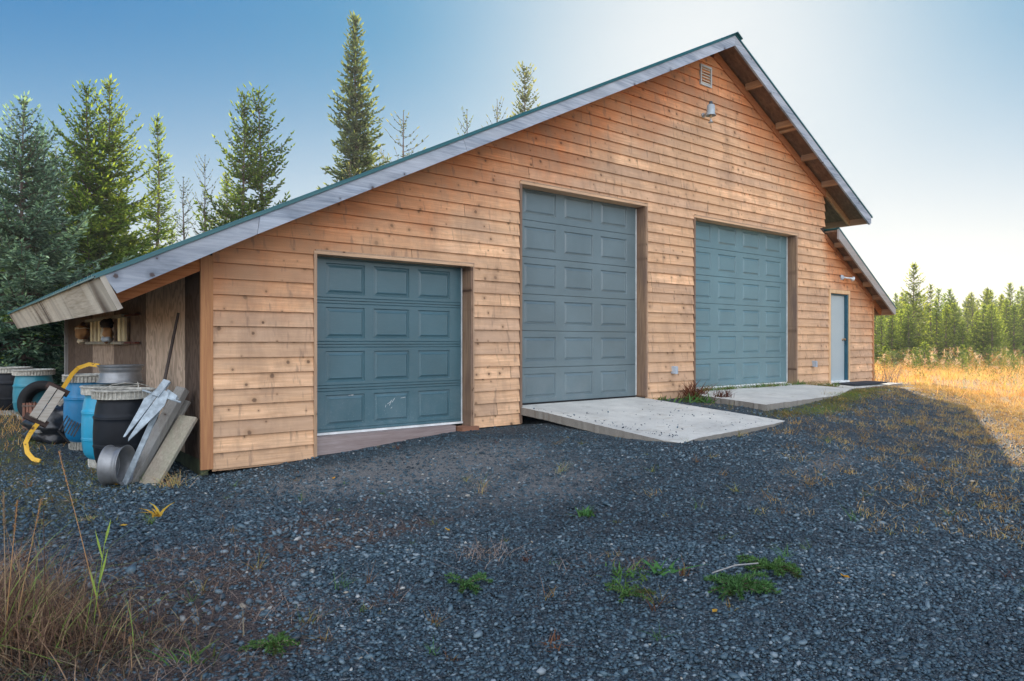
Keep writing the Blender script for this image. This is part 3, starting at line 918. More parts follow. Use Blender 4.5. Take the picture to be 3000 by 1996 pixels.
# scratches on the lowest middle panel of the small door
m = MB()
for (x, z, dx_, dz_) in ((4.55, .10, .05, .03), (4.58, .08, .03, .07), (4.62, .12, .035, .05), (4.52, .06, .01, .03), (4.75, .17, .07, .008), (4.60, .04, .02, .02), (4.0, .24, .06, .005), (4.04, .235, .03, .008)):
    m = MB(); m.beam((x, .1805, z), (x + dx_, .1805, z + dz_), .004, .002, (0, -1, 0))
    part(m, "scratch", M_WHITE, garage, gd1)
m = MB(); m.box(3.49, 5.735, .150, .178, -.232, -.205); part(m, "weatherstrip", M_WHITE, garage, gd1)
m = MB(); m.box(5.715, 5.722, .155, .176, -.2, 1.95); part(m, "weatherstrip", M_WHITE, garage, gd1)
m = MB(); m.box(9.385, 9.392, .155, .176, 0, 3.22); part(m, "weatherstrip", M_WHITE, garage, gd2)
m = MB(); m.box(14.265, 14.272, .155, .176, .06, 3.19); part(m, "weatherstrip", M_WHITE, garage, gd3)
m = MB(); m.box(6.66, 9.37, .158, .176, -.040, -.012); part(m, "bottom_seal", M_RUBBER, garage, gd2)
m = MB(); m.box(10.79, 14.25, .158, .176, .035, .06); part(m, "bottom_seal", M_WHITE, garage, gd3)

# frames: jamb boards lining each opening
for (x0, x1, zb, zt, dz0) in ((3.49, 5.73, -.46, 1.96, -.30), (6.66, 9.40, -.28, 3.24, -.03), (10.79, 14.28, -.06, 3.20, -.03)):
    m = MB(); m.box(x0 - .04, x0 - .002, -.042, .176, zb, zt, .2); part(m, "door_jamb", M_JAMB if x0 > 6 else M_TRIMZ, garage)
    m = MB(); m.box(x1 + .002, x1 + .04, -.040, .176, dz0, zt, .6); part(m, "door_jamb", M_JAMB, garage)
    m = MB(); m.box(x1 + .0405, x1 + .058, -.044, -.002, dz0, zt + .02, .35); m.box(x0 - .02, x1 + .0585, -.046, .0, zt + .038, zt + .055, .8); part(m, "door_casing", M_TRIMZ, garage)
    m = MB(); m.box(x0 - .04, x1 + .04, -.044, .174, zt + .001, zt + .037, .4); part(m, "door_head", M_TRIMX, garage)
# timber sill under the small door
m = MB()
m.prism([(3.50, -.455), (5.0, -.40), (5.52, -.40), (5.52, -.236), (3.50, -.236)], 'y', .02, .17, .5)
part(m, "door_sill", M_SILL, garage)
m = MB(); m.box(5.55, 5.83, -.10, .10, -.36, -.255, .4); part(m, "sill_block", wood_mat("brown_block", (.30, .15, .09), (.18, .08, .05), 'x', False), garage)

# person door
m = MB(); m.box(15.78, 16.60, .035, .075, .03, 2.02)
T = NT("pale_grey_paint"); M_PD = T.set(T.mix(T.noise(2, 3, .5), (.33, .40, .43), (.40, .47, .49)), .4, 0, .5)
pd = part(m, "entry_door", M_PD, garage)
m = MB()
Mk = Matrix.Translation((16.47, .035, .98)) @ Matrix.Rotation(R(90), 4, 'X')
m.lathe([(.0, .0), (.032, .0), (.032, .008), (.012, .012), (.012, .035), (.026, .042), (.030, .055), (.024, .068), (0, .072)], 16, Mk)
m2 = part(m, "door_knob", simple("brass", (.35, .22, .12), .3, .8), garage, pd, True)
m = MB(); m.box(16.545, 16.60, -.035, .033, .03, 2.02); m.box(15.765, 15.80, -.03, .033, .03, 2.02); m.box(15.765, 16.60, .0, .033, 2.0, 2.03)
part(m, "door_frame", simple("dark_teal_frame", (.02, .09, .13), .4), garage)
m = MB(); m.box(15.70, 15.762, -.046, -.0, -.03, 2.035, .1); m.box(16.602, 16.67, -.046, 0, -.03, 2.035, .3); m.box(15.70, 16.67, -.048, 0, 2.037, 2.12, .6)
part(m, "door_casing", wood_mat("pale_casing", (.78, .55, .34), (.60, .38, .2), 'z', False), garage)
m = MB(); m.box(15.76, 16.62, -.06, .12, -.03, .028); part(m, "threshold", M_WHITE, garage)

# gable vent
m = MB()
vx0, vx1, vz0, vz1 = 10.93, 11.27, 5.68, 6.06
for b_ in ((vx0, vx1, vz0, vz0 + .035), (vx0, vx1, vz1 - .035, vz1), (vx0, vx0 + .03, vz0 + .035, vz1 - .035), (vx1 - .03, vx1, vz0 + .035, vz1 - .035)):
    m.box(b_[0], b_[1], -.052, -.01, b_[2], b_[3])
vent = part(m, "gable_vent", simple("aluminium_vent", (.48, .52, .54), .45), garage)
m = MB()
for i in range(6):
    z = vz0 + .045 + i * .052
    m.add([(vx0 + .03, -.046, z), (vx1 - .03, -.046, z), (vx1 - .03, -.012, z + .040), (vx0 + .03, -.012, z + .040), (vx0 + .03, -.044, z - .003), (vx1 - .03, -.044, z - .003)], [(0, 1, 2, 3), (0, 4, 5, 1)])
part(m, "louvre", simple("louvre_cream", (.62, .60, .50), .6), garage, vent)

# barn lamp on the gable
m = MB()
m.lathe([(0, 0), (.045, 0), (.045, .03), (0, .03)], 12, Matrix.Translation((11.02, -.02, 5.12)) @ Matrix.Rotation(R(90), 4, 'X'))
m.tube([(11.02, -.04, 5.12), (10.98, -.12, 5.11), (10.93, -.2, 5.12), (10.90, -.27, 5.13)], .022, 8)
lamp = part(m, "wall_lamp", M_GALV, garage, None, True)
m = MB(); ML = Matrix.Translation((10.885, -.30, 5.03)) @ Matrix.Scale(.70, 4)
m.lathe([(.135, -.01), (.14, 0), (.115, .015), (.105, .05), (.10, .24), (.085, .27), (.055, .275), (.055, .285), (0, .29)], 24, ML)
m.lathe([(.130, -.008), (.108, .02), (.095, .05), (.09, .2)], 24, ML)
part(m, "lamp_shade", simple("grey_enamel", (.34, .40, .44), .45), garage, lamp, True)
m = MB(); m.lathe([(.0, .36), (.045, .355), (.05, .275), (.0, .275)], 16, ML); part(m, "lamp_cap", simple("dark_cap", (.04, .06, .08), .5), garage, lamp, True)
m = MB(); m.lathe([(.0, .1), (.03, .09), (.03, -.04), (.02, -.07), (0, -.075)], 16, ML); part(m, "bulb", simple("glass_bulb", (.55, .42, .25), .2), garage, lamp, True)
m = MB(); m.lathe([(.012, -.07), (.02, -.12), (.03, -.14), (.07, -.19), (.02, -.175), (0, -.17)], 16, ML); part(m, "reflector", M_GALV, garage, lamp, True)

# motion light by the entry door
m = MB(); m.lathe([(0, 0), (.055, 0), (.06, .02), (.04, .05), (0, .055)], 16, Matrix.Translation((16.30, -.02, 2.42)) @ Matrix.Rotation(R(90), 4, 'X'))
m.box(16.26, 16.34, -.035, -.01, 2.36, 2.48)
fl = part(m, "wall_lamp", M_GREYPLASTIC, garage, None, True)
m = MB(); m.tube([(16.34, -.07, 2.42), (16.45, -.10, 2.41), (16.52, -.13, 2.41)], .018, 8)
m.lathe([(0, 0), (.02, 0), (.025, .05), (.055, .09), (.057, .10), (.0, .085)], 16, Matrix.Translation((16.5, -.12, 2.41)) @ Matrix.Rotation(R(100), 4, 'Y') @ Matrix.Rotation(R(20), 4, 'X'))
part(m, "floodlight_head", simple("white_enamel", (.6, .66, .7), .4), garage, fl, True)

# outlet boxes
for (x, z) in ((10.16, .42), (15.02, .44)):
    m = MB(); m.box(x - .045, x + .045, -.085, -.012, z - .065, z + .065)
    ob = part(m, "outlet_box", M_GREYPLASTIC, garage)
    m = MB(); m.box(x - .038, x + .038, -.105, -.0855, z - .07, z + .055); part(m, "outlet_cover", M_GREYPLASTIC, garage, ob)

# ------------------------------------------------------------------ concrete aprons
def slab(name, poly_top, thick, jag=.015, seed=1):
    """poly_top: list of (x,y,z) corners; edges get chipped"""
    r_ = random.Random(seed); pts = []
    n = len(poly_top)
    for i in range(n):
        a = Vector(poly_top[i]); b = Vector(poly_top[(i + 1) % n]); L_ = (b - a).length; k_ = max(2, int(L_ / .055))
        for j in range(k_):
            p = a.lerp(b, j / k_); q = r_.gauss(0, jag) if j else r_.gauss(0, jag * 1.2)
            nn_ = Vector(((b - a).y, -(b - a).x, 0)).normalized()
            pts.append(p + nn_ * q * (0 if a.y > -.05 and b.y > -.05 else 1))
    m = MB(); N = len(pts)
    low = [(p.x, p.y, p.z - thick) for p in pts]
    m.add([tuple(p) for p in pts] + low, [tuple(range(N))[::-1]] + [(i, (i + 1) % N, (i + 1) % N + N, i + N) for i in range(N)])
    o = m.build(name, M_CONC); 
    return tag(o, kind='structure')


slab("concrete_apron", [(6.64, .14, -.035), (9.36, .14, -.035), (9.36, -.15, -.045), (9.33, -2.66, -.205), (8.9, -2.74, -.212), (7.2, -2.80, -.245), (6.74, -2.86, -.27), (6.66, -2.66, -.255), (6.64, -.5, -.075)], .11, .005, 3)
slab("concrete_apron", [(10.75, .16, .03), (14.35, .16, .03), (14.5, -.05, .01), (14.5, -1.12, -.03), (12.8, -1.75, -.05), (10.0, -1.95, -.06), (10.35, -.5, -.02)], .2, .012, 4)
slab("concrete_apron", [(15.2, -.035, -.02), (18.0, -.035, -.045), (18.1, -.62, -.075), (15.1, -.85, -.075)], .2, .012, 5)
m = MB(); m.box(15.7, 17.3, -.62, -.12, -.042, -.008)
dm = m.build("door_mat", simple("rubber_mat", (.03, .035, .045), .9, bump=.006, bscale=50)); tag(dm, "dark rubber mat lying on the concrete before the grey entry door", "door mat")

# ------------------------------------------------------------------ stones
ICO_V = None
bm = bmesh.new(); bmesh.ops.create_icosphere(bm, subdivisions=1, radius=1.0)
ICO_V = np.array([v.co[:] for v in bm.verts]); ICO_F = np.array([[v.index for v in f.verts] for f in bm.faces]); bm.free()


def on_slab(X, Y):
    a = (X > 6.62) & (X < 9.40) & (Y > -2.84)
    b = (X > 10.1) & (X < 14.5) & (Y > -1.9 + (X - 10.1) * .16)
    c_ = (X > 15.1) & (X < 18.6) & (Y > -.9)
    d_ = (X > 2.2) & (X < 18.0) & (Y > -.03)
    return a | b | c_ | d_


def scatter(n, rmin, rmax, seed, pw=1.0, half=.68):
    g = np.random.default_rng(seed)
    u = g.random(n)
    r = np.sqrt(rmin ** 2 + (rmax ** 2 - rmin ** 2) * u ** pw)
    a = (g.random(n) - .5) * 2 * half
    # heading 0 = camera forward
    X = r * np.sin(TH + a); Y = r * np.cos(TH + a) - DW
    return X, Y, r


def stones(name, X, Y, size, seed, flat=.55, sink=.15):
    g = np.random.default_rng(seed)
    n = len(X)
    V = np.repeat(ICO_V[None], n, 0)
    V = V * (1 + g.normal(0, .16, (n, 12, 1)))
    s3 = np.stack([size * g.uniform(.8, 1.45, n), size * g.uniform(.6, 1.0, n), size * flat * g.uniform(.6, 1.2, n)], 1)
    V = V * s3[:, None, :]
    tl = g.normal(0, .35, n); ct, st_ = np.cos(tl)[:, None], np.sin(tl)[:, None]
    V = np.stack([V[..., 0] * ct - V[..., 2] * st_, V[..., 1], V[..., 0] * st_ + V[..., 2] * ct], -1)
    a = g.random(n) * 6.283; ca, sa = np.cos(a)[:, None], np.sin(a)[:, None]
    V = np.stack([V[..., 0] * ca - V[..., 1] * sa, V[..., 0] * sa + V[..., 1] * ca, V[..., 2]], -1)
    Z = ground_h(X, Y) + s3[:, 2] * (1 - 2 * sink) * .5 + g.random(n) * size * .3
    V = V + np.stack([X, Y, Z], 1)[:, None, :]
    Fc = (ICO_F[None] + (np.arange(n) * 12)[:, None, None]).reshape(-1, 3)
    lf = .5 * np.sin(X * .9 + 1.7 * np.sin(Y * .8)) + .5 * np.sin(Y * 1.7 + 1.3 * np.sin(X * 1.1)) + .4 * np.sin(X * 3.3 + Y * 2.2)
    tint = np.repeat(np.clip(g.beta(2.0, 2.6, n) + .10 * lf + (g.random(n) > .993) * .35, 0, 1), 20)
    return np_mesh(name, V.reshape(-1, 3), Fc, M_STONE, tint, smooth=False)


def gravel():
    Xs, Ys, Ss = [], [], []
    for (n, a, b, s0, s1, sd_) in ((62000, 2.9, 5.2, .0045, .016, 1), (80000, 5.0, 9.5, .0055, .018, 2), (45000, 9.2, 17, .008, .020, 3)):
        X, Y, r = scatter(n, a, b, sd_)
        g = np.random.default_rng(sd_ + 50)
        S = s0 + (s1 - s0) * g.random(n) ** 2.2
        big = g.random(n) > .985
        S = S * np.where(big, g.uniform(1.4, 2.2, n), 1)
        gr, mo, sa, de = zones(X, Y)
        # patchy: sorted fine silt and moss have fewer stones
        patch = .5 + .5 * np.sin(X * 2.1 + 1.5 * np.sin(Y * 1.7)) * np.sin(Y * 2.6 + X)
        keep = ~on_slab(X, Y) & (g.random(n) > np.clip(gr * 1.2 + mo * .55 + np.clip(sa, 0, 1) * .75 + de * .6, 0, .985)) & (g.random(n) > .22 * patch)
        Xs.append(X[keep]); Ys.append(Y[keep]); Ss.append(S[keep])
    g = np.random.default_rng(404); n = 5200; X = g.uniform(-.8, 2.6, n); Y = g.uniform(-4.2, -.2, n)
    keep = (g.random(n) < .25 + .75 * (np.sin(X * 2.7) * np.sin(Y * 3.1) > -.2)) & ~on_slab(X, Y); Xs.append(X[keep]); Ys.append(Y[keep]); Ss.append(.010 + .018 * g.random(keep.sum()) ** 2)
    n = 2600; X, Y, r = scatter(n, 3.0, 9, 405); keep = ~on_slab(X, Y); Xs.append(X[keep]); Ys.append(Y[keep]); Ss.append(.014 + .012 * g.random(keep.sum()) ** 2)
    X = np.concatenate(Xs); Y = np.concatenate(Ys); S = np.concatenate(Ss)
    o = stones("gravel_stones", X, Y, S, 5)
    tag(o, "loose dark grey gravel spread over the yard", None, None, 'stuff')


gravel()
# chips scattered on the slab
g = np.random.default_rng(77)
n = 210; X = g.uniform(6.75, 9.28, n); Y = -2.7 * g.random(n) ** .45; X[:60] = 6.7 + .25 * g.random(60) ** 2; X[60:110] = 9.3 - .25 * g.random(50) ** 2
o = stones("slab_grit", X, Y, .006 + .010 * g.random(n) ** 2, 6)
zz = np.interp(Y, [-2.8, -.15, .2], [-.222, -.05, -.04])
co = np.empty(len(o.data.vertices) * 3, dtype=np.float32); o.data.vertices.foreach_get("co", co); co = co.reshape(-1, 12, 3)
co[:, :, 2] += (zz - ground_h(X, Y))[:, None] - .002
o.data.vertices.foreach_set("co", co.ravel()); o.data.update()
tag(o, "dark grit strewn over the sloping concrete apron", None, None, 'stuff')


# ------------------------------------------------------------------ grass helpers
def blades(name, X, Y, h, wd, mat, seed, lean=.35, curl=.5, tint=None, segs=3, z=None, parent=None, off=(0, 0, 0), dirs=None):
    g = np.random.default_rng(seed)
    n = len(X)
    h = np.broadcast_to(h, (n,)); wd = np.broadcast_to(wd, (n,))
    a = g.random(n) * 6.283 if dirs is None else dirs
    dx_, dy_ = np.cos(a), np.sin(a)
    b = g.random(n) * 6.283; wx, wy = np.cos(b), np.sin(b)
    ln = np.abs(g.normal(0, lean, n)); cu = g.random(n) * curl
    Z0 = (ground_h(X, Y) if z is None else z) - .01
    vs = []
    for k_ in range(segs + 1):
        t = k_ / segs
        hor = h * (ln * t + cu * t ** 2.5)
        ver = h * (t - .35 * cu * t ** 3)
        ww = wd * (1 - t) ** .6 * .5 if k_ < segs else wd * .04
        cx, cy, cz = X + dx_ * hor - off[0], Y + dy_ * hor - off[1], Z0 + ver - off[2]
        vs.append(np.stack([cx - wx * ww, cy - wy * ww, cz], 1)); vs.append(np.stack([cx + wx * ww, cy + wy * ww, cz], 1))
    V = np.stack(vs, 1)      # n, 2(segs+1), 3
    base = (np.arange(n) * (2 * (segs + 1)))[:, None, None]
    fq = np.array([[2 * i, 2 * i + 1, 2 * i + 3, 2 * i + 2] for i in range(segs)])
    Fc = (fq[None] + base).reshape(-1, 4)
    tt = g.random(n) if tint is None else tint
    return np_mesh(name, V.reshape(-1, 3), Fc, mat, np.repeat(tt, segs), parent=parent)


def clumped(n, cx, cy, spread, seed):
    g = np.random.default_rng(seed); i = g.integers(0, len(cx), n)
    return cx[i] + g.normal(0, spread, n), cy[i] + g.normal(0, spread, n), i


# meadow on the right: dense near, thinning far
def meadow():
    parts_ = []
    Xa, Ya, Ha, Wa = [], [], [], []
    for (n, a, b, h0, h1, w_, sd_) in ((46000, 9.5, 22, .05, .28, .006, 21), (60000, 16, 45, .12, .50, .012, 22), (16000, 40, 80, .3, .7, .03, 23)):
        g = np.random.default_rng(sd_)
        nc = n // 14
        cX, cY, r = scatter(nc, a, b, sd_ + 9, 1.0, .68)
        X, Y, i = clumped(n, cX, cY, .07 if b < 30 else .16, sd_ + 3)
        gr, mo, sa, de = zones(X, Y)
        rel = np.hypot(X, Y + DW)
        sidewaysr = X > 12
        keep = (g.random(n) < gr * 1.1 - .08) & ~on_slab(X, Y) & ((X > 9) & ((X > 17.9) | (Y < 0))) 
        hh = h0 + (h1 - h0) * g.random(n) ** 1.4
        # short where the gravel ends, tall by the trees
        hh = hh * np.clip(.25 + (rel - 10) / 16, .25, 1.0)
        Xa.append(X[keep]); Ya.append(Y[keep]); Ha.append(hh[keep]); Wa.append(np.full(keep.sum(), w_))
    X, Y, H, W_ = map(np.concatenate, (Xa, Ya, Ha, Wa))
    g = np.random.default_rng(5); t = np.clip(.55 + .25 * np.sin(X * .8) * np.cos(Y * .9) + g.normal(0, .22, len(X)), 0, 1)
    t = np.where(g.random(len(X)) < .10, 1.0, np.minimum(t, .85))
    o = blades("meadow_grass", X, Y, H, W_, M_MEADOW, 31, .45, .8, t, 3)
    tag(o, "sunlit golden autumn grass spreading from the garage corner to the spruces", None, None, 'stuff')


meadow()


def rear_grass():
    g = np.random.default_rng(61)
    n = 26000
    X = g.uniform(-6, 2.0, n); Y = g.uniform(2.5, 24, n)
    d_ = g.random(n) < np.clip((Y - 1.5) / 4, 0, 1)
    X, Y = X[d_], Y[d_]
    n2 = 22000; X2 = g.uniform(-15, -2.6, n2); Y2 = g.uniform(-9, 14, n2)
    k2 = g.random(n2) < np.clip((-X2 - 2.6) / 1.5, .05, 1)
    X, Y = np.concatenate([X, X2[k2]]), np.concatenate([Y, Y2[k2]])
    H = .06 + .30 * g.random(len(X)) ** 2 * np.clip(np.maximum(Y - 2, (-X - 2) * .7) / 6, .25, 1.3)
    t = np.clip(g.normal(.4, .22, len(X)), 0, .9)
    o = blades("dry_grass", X, Y, H, .010, M_MEADOW, 62, .5, .9, t, 3)
    tag(o, "brown dry grass behind and beyond the plastic drums", None, None, 'stuff')


rear_grass()


# foreground grass in the lower left corner
def corner_grass():
    g = np.random.default_rng(91)
    cen = [at(x, d) for x, d in ((-60, 3.5), (-20, 3.35), (20, 3.5), (60, 3.35), (110, 3.45), (160, 3.35), (30, 3.8), (90, 3.75), (210, 3.45), (270, 3.4), (-90, 3.9), (330, 3.5), (380, 3.45), (230, 3.75), (0, 4.1), (150, 3.9), (450, 3.45))]
    wts = np.array([1.6, 1.8, 1.7, 1.4, 1.3, 1.2, 1.0, .7, .45, .35, 1.3, .2, .15, .2, .7, .45, .08]); wts /= wts.sum()
    n = 1900
    i = g.choice(len(cen), n, p=wts); c = np.array(cen)[i]
    X = c[:, 0] + g.normal(0, .13, n); Y = c[:, 1] + g.normal(0, .13, n)
    hmax = np.array([.75, .8, .7, .62, .55, .45, .5, .42, .40, .35, .6, .28, .26, .28, .45, .35, .2])[i]
    H = hmax * (.25 + .75 * g.random(n))
    t = np.clip(g.normal(.30, .22, n), 0, .8); t = np.where(g.random(n) < .05, 1.0, t)
    o = blades("tall_dry_grass", X, Y, H * .80, .0050, M_DRYGRASS, 92, .42, 1.35, t, 5)
    tag(o, "tangled reddish brown dead grass in the near left corner", None, None, 'stuff')
    n = 6500; i = g.choice(len(cen), n, p=wts); c = np.array(cen)[i]
    X = c[:, 0] + g.normal(0, .22, n); Y = c[:, 1] + g.normal(0, .22, n)
    o = blades("corner_litter", X, Y, .03 + .10 * g.random(n) ** 2, .009, M_LITTER, 94, 1.0, 1.4, np.clip(g.normal(.4, .3, n), 0, 1), 3)
    tag(o, "low mat of dead leaves and stems under the near left grass", None, None, 'stuff')


corner_grass()


def ground_litter():
    """prostrate dead stems, thin tufts and moss over the gravel"""
    g = np.random.default_rng(14)
    n = 320000
    X, Y, r = scatter(n, 3.0, 14, 15)
    gr, mo, sa, de = zones(X, Y)
    wob = .5 + .5 * np.sin(X * 5 + 2 * np.sin(Y * 4)) * np.sin(Y * 6)
    keep = (g.random(n) < np.clip(de - .2, 0, 1) * wob * .9) & ~on_slab(X, Y)
    X1, Y1 = X[keep], Y[keep]
    o = blades("dead_stem_mat", X1, Y1, .035 + .07 * g.random(len(X1)), .0035, M_MAT, 16, 1.6, 1.5, None, 2)
    tag(o, "matted dead brown stems lying over the gravel", None, None, 'stuff')
    X, Y, r = scatter(320000, 4.5, 20, 18)
    gr, mo, sa, de = zones(X, Y)
    wob = .5 + .5 * np.sin(X * 3 + 2 * np.sin(Y * 5)) * np.sin(Y * 4)
    keep = (g.random(len(X)) < np.clip(mo - .25, 0, 1) * (.35 + .65 * wob)) & ~on_slab(X, Y)
    X2, Y2 = X[keep], Y[keep]
    t = np.clip(g.normal(.5, .25, len(X2)), 0, 1)
    o = blades("moss_and_low_grass", X2, Y2, .018 + .06 * g.random(len(X2)) ** 2, .007, M_MOSS, 19, .8, 1.0, t, 2)
    tag(o, "low green and yellow moss and grass by the slabs and drums", None, None, 'stuff')
    # sparse tufts
    cx, cy, r = scatter(900, 3.4, 15, 33)
    gr, mo, sa, de = zones(cx, cy)
    k_ = ~on_slab(cx, cy) & (g.random(len(cx)) < .30 + .5 * np.clip(gr + mo + (cx < 3.2) * .5, 0, 1)); cx, cy = cx[k_], cy[k_]
    ct = g.random(len(cx)) ** 1.1; chh = .025 + .11 * g.random(len(cx)) ** 2.2
    n = len(cx) * 15
    X3, Y3, i = clumped(n, cx, cy, .016, 34)
    t = np.clip(ct[i] + g.normal(0, .1, n), 0, 1)
    o = blades("gravel_weeds", X3, Y3, chh[i] * (.5 + g.random(n)), .0045, M_WEED, 35, .8, .8, t, 3)
    tag(o, "small scattered weeds and grass tufts coming up through the gravel", None, None, 'stuff')
    # grass right along the right-hand edge of the gravel, thin
    cx, cy, r = scatter(9000, 6.0, 19, 43)
    ax, ay, bx, by = 17.2, -1.2, 8.8, -6.0; L_ = math.hypot(bx - ax, by - ay)
    dist = ((bx - ax) * (cy - ay) - (by - ay) * (cx - ax)) / L_
    k_ = (dist > -4.0) & (dist < 1.0) & ~on_slab(cx, cy) & (cy < -.3) & (g.random(len(cx)) < np.clip(1.05 + dist / 3.2, .04, 1)); cx, cy = cx[k_], cy[k_]
    g3 = np.random.default_rng(47); ex = g3.uniform(9.0, 18.6, 1700); ey = -1.1 - (18.0 - ex) * .60 + g3.normal(0, .6, 1700); ex = ex + .9; k3 = ~on_slab(ex, ey) & (ey < -.4); cx = np.concatenate([cx, ex[k3]]); cy = np.concatenate([cy, ey[k3]])
    n = len(cx) * 16
    X4, Y4, i = clumped(n, cx, cy, .05, 44)
    ct = g.random(len(cx))
    o = blades("gravel_edge_grass", X4, Y4, .02 + .075 * g.random(n), .005, M_STRAW, 45, .8, .8, np.clip(ct[i] * .9 + g.normal(0, .1, n), 0, 1), 2)
    tag(o, "thin straw coloured grass creeping from the meadow onto the gravel", None, None, 'stuff')


ground_litter()


# ------------------------------------------------------------------ spruces
def spruce_data(h, r, seed, whorl=.30, per=6, dense=1.0, droop=.25, top_bare=.0, start=.06, stick=.16, swid=.032, shape=.85, ragged=.3, upcurl=.25, gap=0.0):
    """returns (trunk MB, foliage arrays). Trunk and limbs; foliage as thousands of narrow crossed needle sprays along twigs"""
    g = np.random.default_rng(seed)
    tm = MB()
    wob = [(0.04 * h / 8 * math.sin(seed + i * 1.1), 0.04 * h / 8 * math.cos(seed * 2 + i * .9)) for i in range(9)]
    tp = [(wob[i][0] * i / 8, wob[i][1] * i / 8, h * i / 8 * .985) for i in range(9)]
    r0 = .011 * h + .008
    tm.tube(tp, [max(.006, r0 * (1 - i / 8) ** .9) for i in range(9)], 7)
    def axis_at(z):
        f = z / h * 8; i = min(7, int(f)); u = f - i
        return np.array([tp[i][0] * (1 - u) + tp[i + 1][0] * u, tp[i][1] * (1 - u) + tp[i + 1][1] * u, z])
    P, Dr, Ln, Tn = [], [], [], []          # spray base, direction, length, tint
    z = h * start
    while z < h * .985:
        f = (z - h * start) / (h * (1 - start))
        Lm = r * (1 - f) ** shape + .03
        if f < .12: Lm *= .65 + .35 * f / .12
        n = int(round(per * (1 if f < .85 else .8)))
        a0 = g.random() * 6.283
        for b in range(n):
            if g.random() < gap: continue
            a = a0 + 6.283 * b / n + g.normal(0, .25)
            L = Lm * g.uniform(1 - ragged * 1.3, 1 + ragged * .7)
            L *= 1 + .22 * math.sin(a * 2 + z * 1.7 + seed) * (1 - f * .5)
            zz = z + g.normal(0, whorl * .3)
            if zz > h * .985: continue
            o = axis_at(min(zz, h * .98))
            rad = np.array([math.cos(a), math.sin(a), 0]); side = np.array([-math.sin(a), math.cos(a), 0])
            el = g.normal(0.05, .08) + .55 * f ** 2 + .12 * (f > .5)
            dr = droop * (1 - f)
            def bp(t):   # branch centreline
                return o + rad * (L * t) + np.array([0, 0, L * (math.tan(el) * t - dr * 1.5 * t * (1 - .35 * t) + upcurl * t ** 3)])
            ts = np.linspace(0, 1, 5)
            tm.tube([bp(t) for t in ts], [max(.003, .014 * L * (1 - t) + .003) for t in ts], 3, cap=False)
            step = .085 / dense
            m_ = max(3, int(L / step))
            for q in range(m_):
                t = .12 + .88 * (q + g.random() * .6) / m_
                if t > 1: t = 1
                p = bp(t); tang = bp(min(1, t + .05)) - bp(t - .05); tang /= np.linalg.norm(tang) + 1e-9
                for sgn in (-1, 1):
                    tw = (.30 * L * (1 - t * .85) + .07) * g.uniform(.6, 1.2)
                    dv = tang * .75 + side * sgn * g.uniform(.5, 1.0) + np.array([0, 0, g.normal(-.10 * (1 - f), .18)])
                    dv /= np.linalg.norm(dv)
                    k_ = max(1, int(tw / (stick * .62)))
                    for s_ in range(k_):
                        bpnt = p + dv * (tw * s_ / k_)
                        jit = dv + g.normal(0, .32, 3); jit /= np.linalg.norm(jit)
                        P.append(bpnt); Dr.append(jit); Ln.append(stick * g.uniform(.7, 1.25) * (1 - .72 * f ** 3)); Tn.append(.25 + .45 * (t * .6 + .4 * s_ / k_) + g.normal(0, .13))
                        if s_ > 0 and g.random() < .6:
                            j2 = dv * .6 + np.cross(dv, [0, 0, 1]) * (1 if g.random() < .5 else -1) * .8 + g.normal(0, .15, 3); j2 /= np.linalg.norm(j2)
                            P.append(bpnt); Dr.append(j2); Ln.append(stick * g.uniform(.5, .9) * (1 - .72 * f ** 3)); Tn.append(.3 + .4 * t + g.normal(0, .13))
            # tip
            P.append(bp(.97)); Dr.append(tang); Ln.append(stick); Tn.append(.85)
        z += whorl * g.uniform(.7, 1.3) * (.55 + .45 * (1 - f)) 
    # leader
    for s_ in range(int(5 + h * .6)):
        zt = h * (1 - .08 * g.random() ** .7)
        v = np.array([g.normal(0, .45), g.normal(0, .45), .8]); v /= np.linalg.norm(v)
        P.append(axis_at(min(zt, h * .98))); Dr.append(v); Ln.append(stick * .45); Tn.append(.6)
    P, Dr, Ln, Tn = np.array(P), np.array(Dr), np.array(Ln), np.array(Tn)
    n = len(P)
    up = g.normal(0, 1, (n, 3)); A = np.cross(Dr, up); A /= np.linalg.norm(A, axis=1)[:, None]; B = np.cross(Dr, A)
    W = (swid * g.uniform(.75, 1.25, n) * .5)[:, None]
    E = P + Dr * Ln[:, None]; Mid = P + Dr * (Ln * .45)[:, None]
    q1 = np.stack([P, Mid - A * W, E, Mid + A * W], 1); q2 = np.stack([P, Mid - B * W, E, Mid + B * W], 1)
    V = np.concatenate([q1, q2], 1).reshape(-1, 3)
    Fc = np.arange(n * 8).reshape(-1, 4)
    return tm, V, Fc, np.repeat(np.clip(Tn, 0, 1), 2)


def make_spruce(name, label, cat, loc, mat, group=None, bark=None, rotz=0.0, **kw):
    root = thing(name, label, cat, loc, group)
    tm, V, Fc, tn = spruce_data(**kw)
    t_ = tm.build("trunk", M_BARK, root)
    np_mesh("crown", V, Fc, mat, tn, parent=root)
    root.rotation_euler.z = rotz
    return root


def place(root, x, d, top, label=None, h0=None, rot=0.0, first=False, group=None, lean=0.0, wide=1.0):
    """put a tree (or a copy) at pixel column x, depth d, its tip at pixel row top"""
    o = root if first else copy_tree(root)
    X, Y = at(x, d); zg = gh(X, Y) - .05
    H = z_at(top, d) - zg
    s = H / h0
    o.location = (X, Y, zg); o.scale = (s * wide, s * wide, s); o.rotation_euler = (lean, 0, rot)
    if label: o['label'] = label
    if group: o['group'] = group
    return o


